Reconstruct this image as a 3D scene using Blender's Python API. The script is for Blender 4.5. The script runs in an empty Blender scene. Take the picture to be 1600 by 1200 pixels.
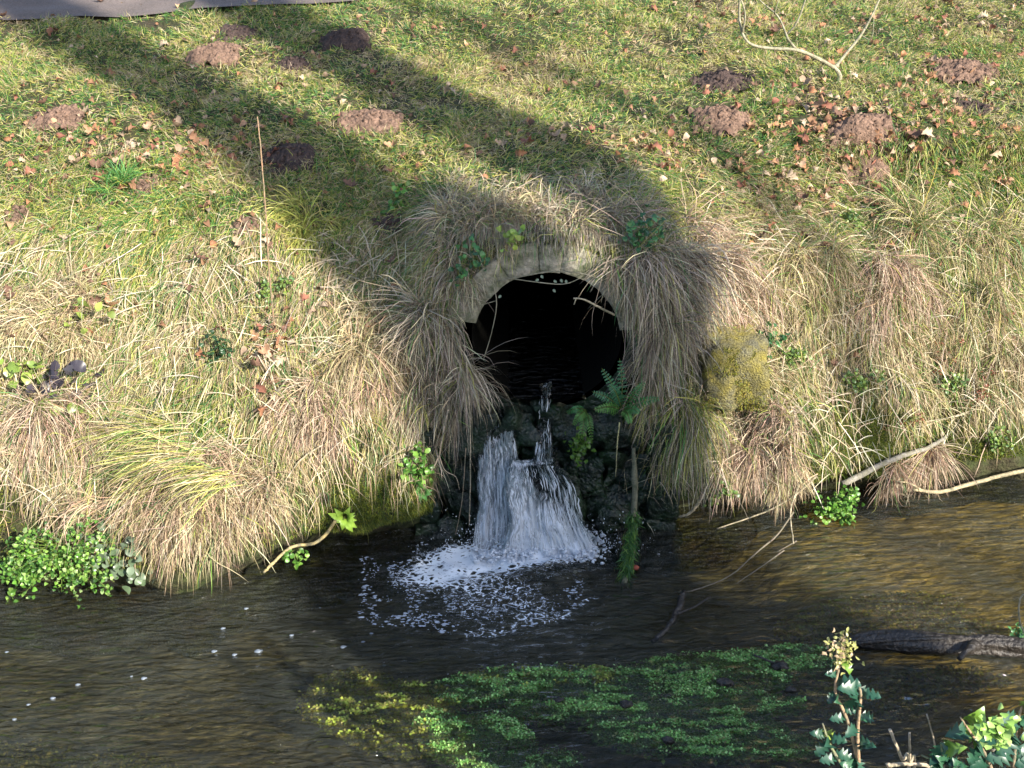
import bpy, math
import numpy as np
from mathutils import Vector

rng = np.random.default_rng(7)
R = math.radians

# ------------------------------------------------------------------ camera, sky, sun, exposure
sc = bpy.context.scene
CAM = np.array([0.0, 0.0, 3.0]); PITCH = R(26.0); F = 1716.0
cd = bpy.data.cameras.new('camera'); cam = bpy.data.objects.new('camera', cd)
sc.collection.objects.link(cam)
cam.location = CAM; cam.rotation_euler = (R(90) - PITCH, 0, 0)
cd.sensor_width = 36.0; cd.lens = 36.0 * F / 1600.0
cd.clip_start = 0.05; cd.clip_end = 400
sc.camera = cam

SUN_EL = R(31.0)
UX, UY = -0.670, 0.742                       # horizontal travel of the light (away from the sun)
world = bpy.data.worlds.new('World'); sc.world = world; world.use_nodes = True
nt = world.node_tree; nt.nodes.clear()
wo = nt.nodes.new('ShaderNodeOutputWorld'); bg = nt.nodes.new('ShaderNodeBackground')
sk = nt.nodes.new('ShaderNodeTexSky'); sk.sky_type = 'NISHITA'; sk.sun_disc = False
sk.sun_elevation = SUN_EL
sk.sun_rotation = math.atan2(-UX, -UY)       # azimuth of the sun, clockwise from +Y
bg.inputs['Strength'].default_value = 0.13
nt.links.new(sk.outputs[0], bg.inputs[0]); nt.links.new(bg.outputs[0], wo.inputs[0])
sd = bpy.data.lights.new('sun', 'SUN'); sun = bpy.data.objects.new('sun', sd)
sc.collection.objects.link(sun)
sd.energy = 5.0; sd.angle = R(0.55); sd.color = (1.0, 0.93, 0.80)
tv = Vector((UX * math.cos(SUN_EL), UY * math.cos(SUN_EL), -math.sin(SUN_EL)))
sun.rotation_euler = tv.to_track_quat('-Z', 'Y').to_euler()
sc.view_settings.view_transform = 'Standard'; sc.view_settings.look = 'None'
sc.view_settings.exposure = 1.25; sc.view_settings.gamma = 1.0
sc.view_settings.use_curve_mapping = False
sc.render.engine = 'CYCLES'
sc.cycles.max_bounces = 6; sc.cycles.diffuse_bounces = 3; sc.cycles.glossy_bounces = 3
sc.cycles.transmission_bounces = 4; sc.cycles.transparent_max_bounces = 12
sc.cycles.use_denoising = True

# ------------------------------------------------------------------ helpers: noise
def _h(ix, iy, iz, seed):
    n = (ix.astype(np.int64) * 374761393 + iy.astype(np.int64) * 668265263 + iz.astype(np.int64) * 2147483647 + seed * 974711) & 0xffffffff
    n = ((n ^ (n >> 13)) * 1274126177) & 0xffffffff
    n = ((n ^ (n >> 16)) * 2246822519) & 0xffffffff
    return ((n ^ (n >> 15)) & 0xffffff) / float(0xffffff)
def noise(x, y, z=0.0, seed=0):
    x = np.asarray(x, float); y = np.asarray(y, float); z = np.asarray(z, float) + np.zeros_like(x)
    fx, fy, fz = np.floor(x), np.floor(y), np.floor(z)
    u, v, w = x - fx, y - fy, z - fz
    u, v, w = u*u*(3-2*u), v*v*(3-2*v), w*w*(3-2*w)
    r = 0
    for a in (0, 1):
        for b in (0, 1):
            for c in (0, 1):
                r = r + _h(fx+a, fy+b, fz+c, seed) * (u if a else 1-u) * (v if b else 1-v) * (w if c else 1-w)
    return r * 2 - 1
def fbm(x, y, z=0.0, seed=0, o=4):
    r = 0; a = 0.5; f = 1.0
    for k in range(o):
        r = r + a * noise(np.asarray(x)*f, np.asarray(y)*f, np.asarray(z)*f, seed + k*17); a *= .5; f *= 2.03
    return r
def sstep(x, a, b):
    t = np.clip((np.asarray(x, float) - a) / (b - a), 0, 1); return t*t*(3-2*t)
def nrm(v):
    return v / np.maximum(np.linalg.norm(v, axis=-1, keepdims=True), 1e-9)

# ------------------------------------------------------------------ helpers: calibrated camera rays
CF = np.array([0, math.cos(PITCH), -math.sin(PITCH)]); CU = np.array([0, math.sin(PITCH), math.cos(PITCH)])
def ray(px, py):
    return CF + (px-800)/F*np.array([1.0, 0, 0]) - (py-600)/F*CU
def at_y(px, py, y):
    r = ray(px, py); return CAM + r * (y / r[1])
def at_z(px, py, z=0.0):
    r = ray(px, py); return CAM + r * ((z - CAM[2]) / r[2])
def proj(P):
    d = P - CAM; zc = d @ CF
    zc = np.where(zc < .05, .05, zc)
    return 800 + F * d[..., 0] / zc, 600 - F * (d @ CU) / zc

# ------------------------------------------------------------------ helpers: objects
COL = sc.collection
def props(o, label=None, category=None, group=None, kind=None):
    if label: o['label'] = label
    if category: o['category'] = category
    if group: o['group'] = group
    if kind: o['kind'] = kind
    return o
def empty(name, loc=(0, 0, 0), **k):
    o = bpy.data.objects.new(name, None); o.location = loc; o.empty_display_size = .1
    COL.objects.link(o); return props(o, **k)
class MB:
    """collects geometry, builds one mesh object"""
    def __init__(s): s.v = []; s.q = []; s.t = []; s.c = []; s.n = 0
    def add(s, V, Q=None, T=None, C=(1, 1, 1)):
        V = np.asarray(V, float).reshape(-1, 3); s.v.append(V)
        C = np.asarray(C, float)
        s.c.append(np.broadcast_to(C, (len(V), 3)) if C.ndim == 1 else C)
        if Q is not None and len(Q): s.q.append(np.asarray(Q, np.int64).reshape(-1, 4) + s.n)
        if T is not None and len(T): s.t.append(np.asarray(T, np.int64).reshape(-1, 3) + s.n)
        s.n += len(V); return s
    def mesh(s, name, mat, smooth=False, origin=None):
        V = np.concatenate(s.v).astype(np.float32)
        if origin is not None: V = V - np.asarray(origin, np.float32)
        Q = np.concatenate(s.q) if s.q else np.zeros((0, 4), np.int64)
        T = np.concatenate(s.t) if s.t else np.zeros((0, 3), np.int64)
        m = bpy.data.meshes.new(name)
        m.vertices.add(len(V)); m.vertices.foreach_set('co', V.ravel())
        nl = Q.size + T.size
        m.loops.add(nl); m.loops.foreach_set('vertex_index', np.concatenate([Q.ravel(), T.ravel()]).astype(np.int32))
        m.polygons.add(len(Q) + len(T))
        ls = np.concatenate([np.arange(len(Q))*4, Q.size + np.arange(len(T))*3]).astype(np.int32)
        m.polygons.foreach_set('loop_start', ls)
        if smooth: m.polygons.foreach_set('use_smooth', np.ones(len(Q)+len(T), bool))
        a = m.color_attributes.new('Col', 'FLOAT_COLOR', 'POINT')
        C = np.ones((len(V), 4), np.float32); C[:, :3] = np.concatenate(s.c)
        a.data.foreach_set('color', C.ravel())
        m.update(calc_edges=True); m.validate()
        if mat: m.materials.append(mat)
        return m
    def build(s, name, mat, parent=None, smooth=False, origin=None, **k):
        m = s.mesh(name, mat, smooth, origin)
        o = bpy.data.objects.new(name, m); COL.objects.link(o)
        if origin is not None: o.location = origin
        if parent is not None:
            o.parent = parent
            o.location = (Vector(origin) if origin is not None else Vector((0, 0, 0))) - parent.location
        return props(o, **k)

def tube(mb, pts, rad, sides=7, col=(1, 1, 1), rough=0.0, seed=0, cap=True, lf=.35, af=1.7):
    P = np.asarray(pts, float); n = len(P); rad = np.broadcast_to(np.asarray(rad, float), (n,))
    T = nrm(np.gradient(P, axis=0)); ref = np.array([0.31, 0.2, 0.93])
    A = nrm(np.cross(T, ref)); B = np.cross(T, A)
    a = np.linspace(0, 2*math.pi, sides, endpoint=False)
    rr = rad[:, None] * np.ones((n, sides))
    if rough: rr = rr * (1 + rough * noise(np.cos(a)[None]*af + np.arange(n)[:, None]*lf, np.sin(a)[None]*af + 0*np.arange(n)[:, None], seed, seed))
    V = P[:, None] + rr[..., None] * (np.cos(a)[None, :, None]*A[:, None] + np.sin(a)[None, :, None]*B[:, None])
    V = V.reshape(-1, 3); Q = []
    for i in range(n-1):
        for j in range(sides):
            k = (j+1) % sides
            Q.append((i*sides+j, i*sides+k, (i+1)*sides+k, (i+1)*sides+j))
    Tt = []
    if cap:
        V = np.vstack([V, P[0], P[-1]]); c0, c1 = n*sides, n*sides+1
        for j in range(sides):
            k = (j+1) % sides
            Tt += [(c0, k, j), (c1, (n-1)*sides+j, (n-1)*sides+k)]
    mb.add(V, Q, Tt, col)
def spline(pts, n=12):
    """Catmull-Rom through the points"""
    P = np.asarray(pts, float)
    if len(P) < 3:
        t = np.linspace(0, 1, n)[:, None]; return P[0]*(1-t) + P[-1]*t
    E = np.vstack([2*P[0]-P[1], P, 2*P[-1]-P[-2]]); out = []
    m = max(2, n // (len(P)-1))
    for i in range(1, len(E)-2):
        for t in np.linspace(0, 1, m, endpoint=False):
            a, b, c, d = E[i-1], E[i], E[i+1], E[i+2]
            out.append(.5*((2*b)+(c-a)*t+(2*a-5*b+4*c-d)*t*t+(3*b-a-3*c+d)*t**3))
    out.append(P[-1]); return np.array(out)
def lump(mb, c, r, seed=0, res=14, amp=.25, freq=1.6, col=(1, 1, 1), flat=1.0, half=False):
    """noisy rounded body (stone, mound, clod)"""
    r = np.broadcast_to(np.asarray(r, float), (3,))
    th = np.linspace(0, math.pi/(2 if half else 1), res//2+1); ph = np.linspace(0, 2*math.pi, res, endpoint=False)
    TH, PH = np.meshgrid(th, ph, indexing='ij')
    D = np.stack([np.sin(TH)*np.cos(PH), np.sin(TH)*np.sin(PH), np.cos(TH)], -1)
    k = 1 + amp*fbm(D[..., 0]*freq+seed, D[..., 1]*freq+3*seed, D[..., 2]*freq, seed, 4)*1.6
    V = np.asarray(c) + D*k[..., None]*r
    n0, n1 = V.shape[:2]; Q = []
    for i in range(n0-1):
        for j in range(n1):
            Q.append((i*n1+j, (i+1)*n1+j, (i+1)*n1+(j+1) % n1, i*n1+(j+1) % n1))
    mb.add(V.reshape(-1, 3), Q, None, col)
def block(mb, x0, x1, y0, y1, z0, z1, seed=0, rough=.01, col=(1, 1, 1), n=5):
    """rough-hewn block: subdivided box with noisy faces and worn edges"""
    g = np.linspace(-1, 1, n); V = []; Q = []
    for ax in range(3):
        for s in (-1, 1):
            b = len(V); A, B = np.meshgrid(g, g, indexing='ij')
            pts = np.zeros((n*n, 3)); o = [i for i in range(3) if i != ax]
            pts[:, ax] = s; pts[:, o[0]] = A.ravel(); pts[:, o[1]] = B.ravel(); V += list(pts)
            for i in range(n-1):
                for j in range(n-1):
                    f = (b+i*n+j, b+(i+1)*n+j, b+(i+1)*n+j+1, b+i*n+j+1)
                    Q.append(f if (s > 0) == (ax != 1) else f[::-1])
    V = np.array(V); L = np.linalg.norm(np.abs(V)**8, axis=1)**.125 if False else (np.sum(np.abs(V)**9, axis=1))**(1/9)
    V = V / L[:, None]
    h = np.array([(x1-x0)/2, (y1-y0)/2, (z1-z0)/2]); c = np.array([(x0+x1)/2, (y0+y1)/2, (z0+z1)/2])
    P = c + V*h
    P = P + V*(rough*fbm(P[:, 0]*14+seed, P[:, 1]*14, P[:, 2]*14, seed)*2)[:, None]
    mb.add(P, Q, None, col)

# ------------------------------------------------------------------ helpers: materials
def mat(name, base=None, attr=False, rough=.8, spec=.3, trans=0.0, ncol=None, nscale=8.0, bump=0.0, bscale=40.0, tvar=0.0):
    m = bpy.data.materials.new(name); m.use_nodes = True; t = m.node_tree; t.nodes.clear()
    L = t.links.new; N = t.nodes.new
    out = N('ShaderNodeOutputMaterial'); p = N('ShaderNodeBsdfPrincipled')
    p.inputs['Roughness'].default_value = rough; p.inputs['Specular IOR Level'].default_value = spec
    if attr:
        c = N('ShaderNodeAttribute'); c.attribute_name = 'Col'; col = c.outputs['Color']
    else:
        c = N('ShaderNodeRGB'); c.outputs[0].default_value = (*base, 1); col = c.outputs[0]
    geo = N('ShaderNodeNewGeometry')
    if ncol:
        n = N('ShaderNodeTexNoise'); n.inputs['Scale'].default_value = nscale; n.inputs['Detail'].default_value = 8
        n.inputs['Roughness'].default_value = .65
        L(geo.outputs['Position'], n.inputs['Vector'])
        r = N('ShaderNodeValToRGB'); e = r.color_ramp.elements
        e[0].position = .35; e[0].color = (0, 0, 0, 1); e[1].position = .62; e[1].color = (1, 1, 1, 1)
        L(n.outputs['Fac'], r.inputs[0])
        mx = N('ShaderNodeMixRGB'); L(r.outputs[0], mx.inputs[0]); L(col, mx.inputs[1]); mx.inputs[2].default_value = (*ncol, 1)
        col = mx.outputs[0]
    if tvar:
        n2 = N('ShaderNodeTexNoise'); n2.inputs['Scale'].default_value = bscale*.7; n2.inputs['Detail'].default_value = 6
        L(geo.outputs['Position'], n2.inputs['Vector'])
        mr = N('ShaderNodeMapRange'); mr.inputs[1].default_value = .3; mr.inputs[2].default_value = .7
        mr.inputs[3].default_value = 1-tvar; mr.inputs[4].default_value = 1+tvar
        L(n2.outputs['Fac'], mr.inputs[0])
        vm = N('ShaderNodeVectorMath'); vm.operation = 'SCALE'; L(col, vm.inputs[0]); L(mr.outputs[0], vm.inputs['Scale'])
        col = vm.outputs[0]
    L(col, p.inputs['Base Color'])
    if bump:
        nb = N('ShaderNodeTexNoise'); nb.inputs['Scale'].default_value = bscale; nb.inputs['Detail'].default_value = 6
        L(geo.outputs['Position'], nb.inputs['Vector'])
        b = N('ShaderNodeBump'); b.inputs['Strength'].default_value = 1; b.inputs['Distance'].default_value = bump
        L(nb.outputs['Fac'], b.inputs['Height']); L(b.outputs[0], p.inputs['Normal'])
    if trans:
        tr = N('ShaderNodeBsdfTranslucent'); L(col, tr.inputs['Color']); mm = N('ShaderNodeMixShader')
        mm.inputs[0].default_value = trans; L(p.outputs[0], mm.inputs[1]); L(tr.outputs[0], mm.inputs[2]); L(mm.outputs[0], out.inputs[0])
    else: L(p.outputs[0], out.inputs[0])
    return m
M_grass = mat('grass_blades', attr=True, rough=.55, spec=.35, trans=.30)
M_straw = mat('straw_blades', attr=True, rough=.6, spec=.3, trans=.18)
M_leaf = mat('green_leaves', attr=True, rough=.35, spec=.5, trans=.25)
M_holly = mat('holly_leaves', attr=True, rough=.34, spec=.6, trans=.08)
M_dead = mat('dead_leaves', attr=True, rough=.7, spec=.25, trans=.15, tvar=.25, bscale=90)
M_soil = mat('bank_soil', (.048, .036, .022), rough=.95, ncol=(.036, .048, .014), nscale=6, bump=.02, bscale=60, tvar=.35)
M_mole = mat('crumbly_earth', (.225, .145, .108), rough=.95, spec=.15, ncol=(.12, .078, .058), nscale=22, bump=.012, bscale=110, tvar=.35)
M_mole_dark_shade = mat('dark_shaded_earth', (.085, .058, .050), rough=.9, spec=.2, ncol=(.045, .032, .030), nscale=22, bump=.012, bscale=110, tvar=.35)  # darker copy of the earth: shade of the shaded molehills put into the colour
M_path = mat('path_grit', (.115, .095, .088), rough=.9, ncol=(.16, .13, .12), nscale=3, bump=.006, bscale=160, tvar=.3)
M_stone = mat('headwall_stone', (.37, .33, .27), rough=.9, ncol=(.11, .12, .07), nscale=13, bump=.012, bscale=70, tvar=.3)
M_moss = mat('yellow_moss_stone', (.24, .20, .045), rough=.95, ncol=(.15, .14, .09), nscale=11, bump=.02, bscale=120, tvar=.35)
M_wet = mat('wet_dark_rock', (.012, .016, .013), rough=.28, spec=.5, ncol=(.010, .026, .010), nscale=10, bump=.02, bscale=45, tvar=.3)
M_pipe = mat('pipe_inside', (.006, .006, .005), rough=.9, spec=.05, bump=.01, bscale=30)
M_bark = mat('pale_bark', attr=True, rough=.75, ncol=(.16, .15, .10), nscale=30, bump=.004, bscale=150, tvar=.25)
M_log = mat('black_wet_log', (.018, .015, .014), rough=.35, spec=.5, ncol=(.05, .042, .036), nscale=14, bump=.02, bscale=50)
M_trunk = mat('tree_bark', (.14, .11, .08), rough=.9, ncol=(.08, .09, .05), nscale=6, bump=.03, bscale=25, tvar=.2)

# ------------------------------------------------------------------ terrain of the far bank
ZK = np.array([-.45, -.12, 0, .10, .30, .60, .90, 1.15, 1.30, 1.45, 1.63, 1.81, 2.03, 2.10])
XT = [-6, -2.4, -1.43, -.9, -.5, -.385, -.345, .62, .665, .9, 1.27, 1.78, 2.18, 2.73, 6]
YT = {
 -.45: [3.95, 3.95, 3.85, 4.20, 4.36, 4.40, 4.74, 4.74, 4.50, 4.45, 4.45, 4.45, 4.60, 4.75, 4.75],
 -.12: [4.08, 4.08, 3.98, 4.44, 4.54, 4.56, 4.74, 4.74, 4.68, 4.72, 4.78, 4.80, 4.85, 4.98, 4.98],
 0:    [4.10, 4.10, 4.02, 4.46, 4.56, 4.58, 4.74, 4.74, 4.68, 4.74, 4.82, 4.86, 4.94, 5.03, 5.05],
 .10:  [4.08, 4.08, 3.98, 4.36, 4.45, 4.50, 4.74, 4.74, 4.64, 4.66, 4.76, 4.80, 4.93, 5.03, 5.05],
 .30:  [4.14, 4.14, 4.05, 4.24, 4.35, 4.43, 4.74, 4.74, 4.54, 4.50, 4.60, 4.76, 4.96, 5.08, 5.10],
 .60:  [4.28, 4.28, 4.24, 4.36, 4.47, 4.52, 4.74, 4.74, 4.60, 4.62, 4.80, 4.94, 5.05, 5.18, 5.20],
 .90:  [4.55, 4.55, 4.55, 4.60, 4.68, 4.64, 4.74, 4.74, 4.66, 4.72, 4.96, 5.10, 5.20, 5.34, 5.35],
 1.15: [4.88, 4.88, 4.88, 4.90, 4.92, 4.76, 4.74, 4.74, 4.78, 4.92, 5.14, 5.32, 5.40, 5.50, 5.50],
 1.30: [5.10, 5.10, 5.10, 5.10, 5.08, 4.90, 4.74, 4.74, 4.92, 5.12, 5.36, 5.58, 5.62, 5.70, 5.70],
 1.45: [5.42, 5.42, 5.42, 5.42, 5.34, 5.10, 4.80, 4.80, 5.12, 5.38, 5.62, 5.84, 5.88, 5.90, 5.90],
 1.63: [5.98]*5 + [5.9]*4 + [5.98]*6,
 1.81: [7.0]*15, 2.03: [8.0]*15, 2.10: [9.0]*15}
YTA = np.array([YT[k] for k in YT])                     # rows z, columns x
xs = np.concatenate([np.linspace(-6, -3.3, 28)[:-1], np.linspace(-3.3, 3.6, 470), np.linspace(3.6, 6, 25)[1:]])
xs = np.sort(np.concatenate([xs, [-.38, -.372, -.358, -.35, .626, .634, .65, .658]]))
tz = np.concatenate([np.linspace(0, 2, 10)[:-1], np.linspace(2, 9, 150)[:-1], np.linspace(9, 13, 170)])
colY = np.array([np.interp(xs, XT, YTA[i]) for i in range(len(ZK))])           # key rows on fine x
def rowinterp(t):
    i = np.minimum(t.astype(int), len(ZK)-2); f = (t - i)[:, None]
    f = np.clip(f, 0, 1)
    # light smoothing between keys
    im = np.maximum(i-1, 0); ip = np.minimum(i+2, len(ZK)-1)
    a, b, c, d = colY[im], colY[i], colY[i+1], colY[ip]
    Y = .5*((2*b)+(c-a)*f+(2*a-5*b+4*c-d)*f*f+(3*b-a-3*c+d)*f**3)
    a, b, c, d = ZK[im][:, None], ZK[i][:, None], ZK[i+1][:, None], ZK[ip][:, None]
    Z = .5*((2*b)+(c-a)*f+(2*a-5*b+4*c-d)*f*f+(3*b-a-3*c+d)*f**3)
    return Y, Z + 0*Y
GY, GZ = rowinterp(tz)
GX = np.broadcast_to(xs, GY.shape).copy()
quiet = 1 - np.exp(-(np.maximum(np.abs(GX-.14)-.50, 0)/.12)**2) * (GZ < 1.5)
amp = (.10*fbm(GX*1.5, GZ*2.2+GY*.6, 0, 3, 3) + .075*fbm(GX*4, GZ*5+GY*1.5, 0, 9, 3) + .03*fbm(GX*13, GZ*14+GY*6, 0, 21, 3))
steep = 1 - sstep(GZ, 1.3, 1.7)
# vertical gullies and hummocks on the right bank
amp += .06*steep*sstep(GX, 1.1, 1.5)*fbm(GX*5.5, GZ*1.2, 0, 33, 2)
amp *= quiet
GY2 = GY - amp*(.15+.85*steep); GZ2 = GZ + amp*(.1+.42*(1-steep))
ARC = np.hypot(GX-.16, (GZ2-.985)*(GZ2 > .985))              # distance from the culvert axis (straight-sided below)
fw = (1-sstep(ARC, .47, .80))*sstep(GZ2, .60, .66)*(1-sstep(GZ2, 1.46, 1.60))*(ARC > .40)
GY2 = GY2*(1-fw) + np.minimum(GY2, 4.615+.02*noise(GX*9, GZ*9, 0, 15))*fw
G = np.stack([GX, GY2, GZ2], -1)
GNy, GNx = G.shape[:2]
dx = np.gradient(G, axis=1); dt = np.gradient(G, axis=0)
GN = nrm(np.cross(dx, dt)); 
area = np.linalg.norm(np.cross(dx, dt), axis=-1)
# lookups: height over (x,y) and depth over (x,z)
ux = np.linspace(-5, 5, 501); uy = np.linspace(3.6, 9.2, 561); uz = np.linspace(-.2, 2.0, 221)
ZS = np.zeros((501, 561)); YS = np.zeros((501, 221))
for i, x in enumerate(ux):
    j = min(np.searchsorted(xs, x), GNx-1)
    yy = np.minimum.accumulate(GY2[::-1, j])[::-1]; zz = np.maximum.accumulate(GZ2[:, j])
    ZS[i] = np.interp(uy, yy + np.arange(len(yy))*1e-6, zz); YS[i] = np.interp(uz, zz + np.arange(len(zz))*1e-6, yy)
def look(T, a, b, A, B):
    i = np.clip((a-A[0])/(A[1]-A[0]), 0, len(A)-1.001); j = np.clip((b-B[0])/(B[1]-B[0]), 0, len(B)-1.001)
    i0, j0 = i.astype(int), j.astype(int); u, v = i-i0, j-j0
    return T[i0, j0]*(1-u)*(1-v)+T[i0+1, j0]*u*(1-v)+T[i0, j0+1]*(1-u)*v+T[i0+1, j0+1]*u*v
def hgt(x, y): return look(ZS, np.asarray(x, float), np.asarray(y, float), ux, uy)
def dep(x, z): return look(YS, np.asarray(x, float), np.asarray(z, float), ux, uz)
def ground(px, py):
    r = ray(px, py); t = np.linspace(3.2, 9.5, 3000); P = CAM + r*t[:, None]
    m = (P[:, 2] < hgt(P[:, 0], P[:, 1])) & (P[:, 1] > 3.7)
    return P[np.argmax(m)] if m.any() else P[-1]
def gnormal(p):
    i = np.argmin((GX-p[0])**2*1.0 + (GY2-p[1])**2 + (GZ2-p[2])**2); return GN.reshape(-1, 3)[i]

keep = ~((ARC[:-1, :-1] < .425) & (GZ[:-1, :-1] > .45) & (GZ[:-1, :-1] < 1.45))
ii, jj = np.nonzero(keep)
q = np.stack([ii*GNx+jj, ii*GNx+jj+1, (ii+1)*GNx+jj+1, (ii+1)*GNx+jj], -1)
MB().add(G.reshape(-1, 3), q).build('bank_ground', M_soil, smooth=True, kind='structure')

def sheet(name, X, Y, Z, m, smooth=True, C=(1, 1, 1), **k):
    n0, n1 = X.shape; i, j = np.meshgrid(np.arange(n0-1), np.arange(n1-1), indexing='ij'); i, j = i.ravel(), j.ravel()
    q = np.stack([i*n1+j, i*n1+j+1, (i+1)*n1+j+1, (i+1)*n1+j], -1)
    return MB().add(np.stack([X, Y, Z], -1), q, None, C).build(name, m, smooth=smooth, **k)
# outlying ground: left, right and beyond the path
yy = np.array([9.0, 9.6, 11.2, 12, 60, 160]); zz = np.array([2.09, 2.09, 2.09, 2.1, 2.6, 3.5])
xx = np.linspace(-80, 80, 60); X, Y = np.meshgrid(xx, yy); Z = np.interp(Y, yy, zz)
M_field = mat('far_field', (.07, .10, .03), rough=.95, ncol=(.12, .11, .05), nscale=1.5, bump=.03, bscale=20)
sheet('field_ground', X, Y, Z, M_field, kind='structure')
for s in (-1, 1):
    xo = np.array([6, 12, 30, 80.])*s; xo = xo if s > 0 else xo[::-1]
    X, T = np.meshgrid(xo, np.arange(len(ZK))); colx = 0 if s < 0 else -1
    Y = YTA[:, colx][T]; Z = ZK[T]
    sheet('bank_ground', X, Y, Z, M_soil, kind='structure')
# path along the top: gritty strip, its edge a little nearer at the left
xp = np.linspace(-30, 30, 240); tp = np.linspace(0, 1, 60)**2; X, T = np.meshgrid(xp, tp)
near = 7.70 + .22*sstep(X, -3.2, -1.2) + 1.0*sstep(X, -1.3, .4) + .04*noise(X*3, X*0, 0, 5)
Y = near*(1-T) + 10.9*T
sheet('path', X, Y, np.where(Y < 9.0, hgt(np.clip(X, -4.9, 4.9), Y)+.022, 2.125)+.005*noise(X*2, Y*2, 0, 8), M_path, kind='structure')
# near bank (mostly below the frame)
xn = np.linspace(-12, 12, 160); prof_y = np.array([-60, -3, .3, .85, 1.2, 1.55, 1.9, 2.15, 2.4]); prof_z = np.array([2.2, 1.35, 1.15, 1.0, .75, .42, .12, -.1, -.45])
X, T = np.meshgrid(xn, np.linspace(0, 8, 80)); Y = np.interp(T, np.arange(9), prof_y); Z = np.interp(T, np.arange(9), prof_z)
Z = Z + .06*fbm(X*2, Y*2, 0, 44)
sheet('near_bank_ground', X, Y, Z, M_soil, kind='structure')

# ------------------------------------------------------------------ stream bed and water
def bed_mat():
    m = bpy.data.materials.new('stream_bed_gravel'); m.use_nodes = True; t = m.node_tree; t.nodes.clear(); N = t.nodes.new; L = t.links.new
    out = N('ShaderNodeOutputMaterial'); p = N('ShaderNodeBsdfPrincipled'); p.inputs['Roughness'].default_value = .9
    a = N('ShaderNodeAttribute'); a.attribute_name = 'Col'; g = N('ShaderNodeNewGeometry')
    v = N('ShaderNodeTexVoronoi'); v.inputs['Scale'].default_value = 34; L(g.outputs['Position'], v.inputs['Vector'])
    n = N('ShaderNodeTexNoise'); n.inputs['Scale'].default_value = 1; n.inputs['Detail'].default_value = 9; n.inputs['Distortion'].default_value = 1.3; mpb = N('ShaderNodeMapping'); mpb.inputs['Scale'].default_value = (5, 15, 8); mpb.inputs['Rotation'].default_value = (0, 0, R(-10)); L(g.outputs['Position'], mpb.inputs[0]); L(mpb.outputs[0], n.inputs['Vector'])
    mr = N('ShaderNodeMapRange'); mr.inputs[1].default_value = .3; mr.inputs[2].default_value = .7; mr.inputs[3].default_value = .45; mr.inputs[4].default_value = 1.5
    L(n.outputs['Fac'], mr.inputs[0])
    m1 = N('ShaderNodeVectorMath'); m1.operation = 'SCALE'; L(a.outputs['Color'], m1.inputs[0]); L(mr.outputs[0], m1.inputs['Scale'])
    bw = N('ShaderNodeRGBToBW'); L(v.outputs['Color'], bw.inputs[0])
    mr2 = N('ShaderNodeMapRange'); mr2.inputs[3].default_value = .82; mr2.inputs[4].default_value = 1.18; L(bw.outputs[0], mr2.inputs[0])
    m2 = N('ShaderNodeVectorMath'); m2.operation = 'SCALE'; L(m1.outputs[0], m2.inputs[0]); L(mr2.outputs[0], m2.inputs['Scale'])
    L(m2.outputs[0], p.inputs['Base Color'])
    b = N('ShaderNodeBump'); b.inputs['Distance'].default_value = .03; L(n.outputs['Fac'], b.inputs['Height']); L(b.outputs[0], p.inputs['Normal'])
    L(p.outputs[0], out.inputs[0]); return m
xb = np.linspace(-8, 8, 400); yb = np.linspace(2.0, 5.3, 110); X, Y = np.meshgrid(xb, yb)
gold = sstep(X + .45*(Y-4.3) + .25*fbm(X, Y, 0, 2), 1.0, 1.9)
Zb = -.30 + .20*gold + .05*fbm(X*1.5, Y*2, 0, 12)
C = np.stack([.115+.29*gold, .108+.205*gold, .068+.02*gold], -1).reshape(-1, 3)
sheet('stream_bed', X, Y, Zb, bed_mat(), C=C, kind='structure')

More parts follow.
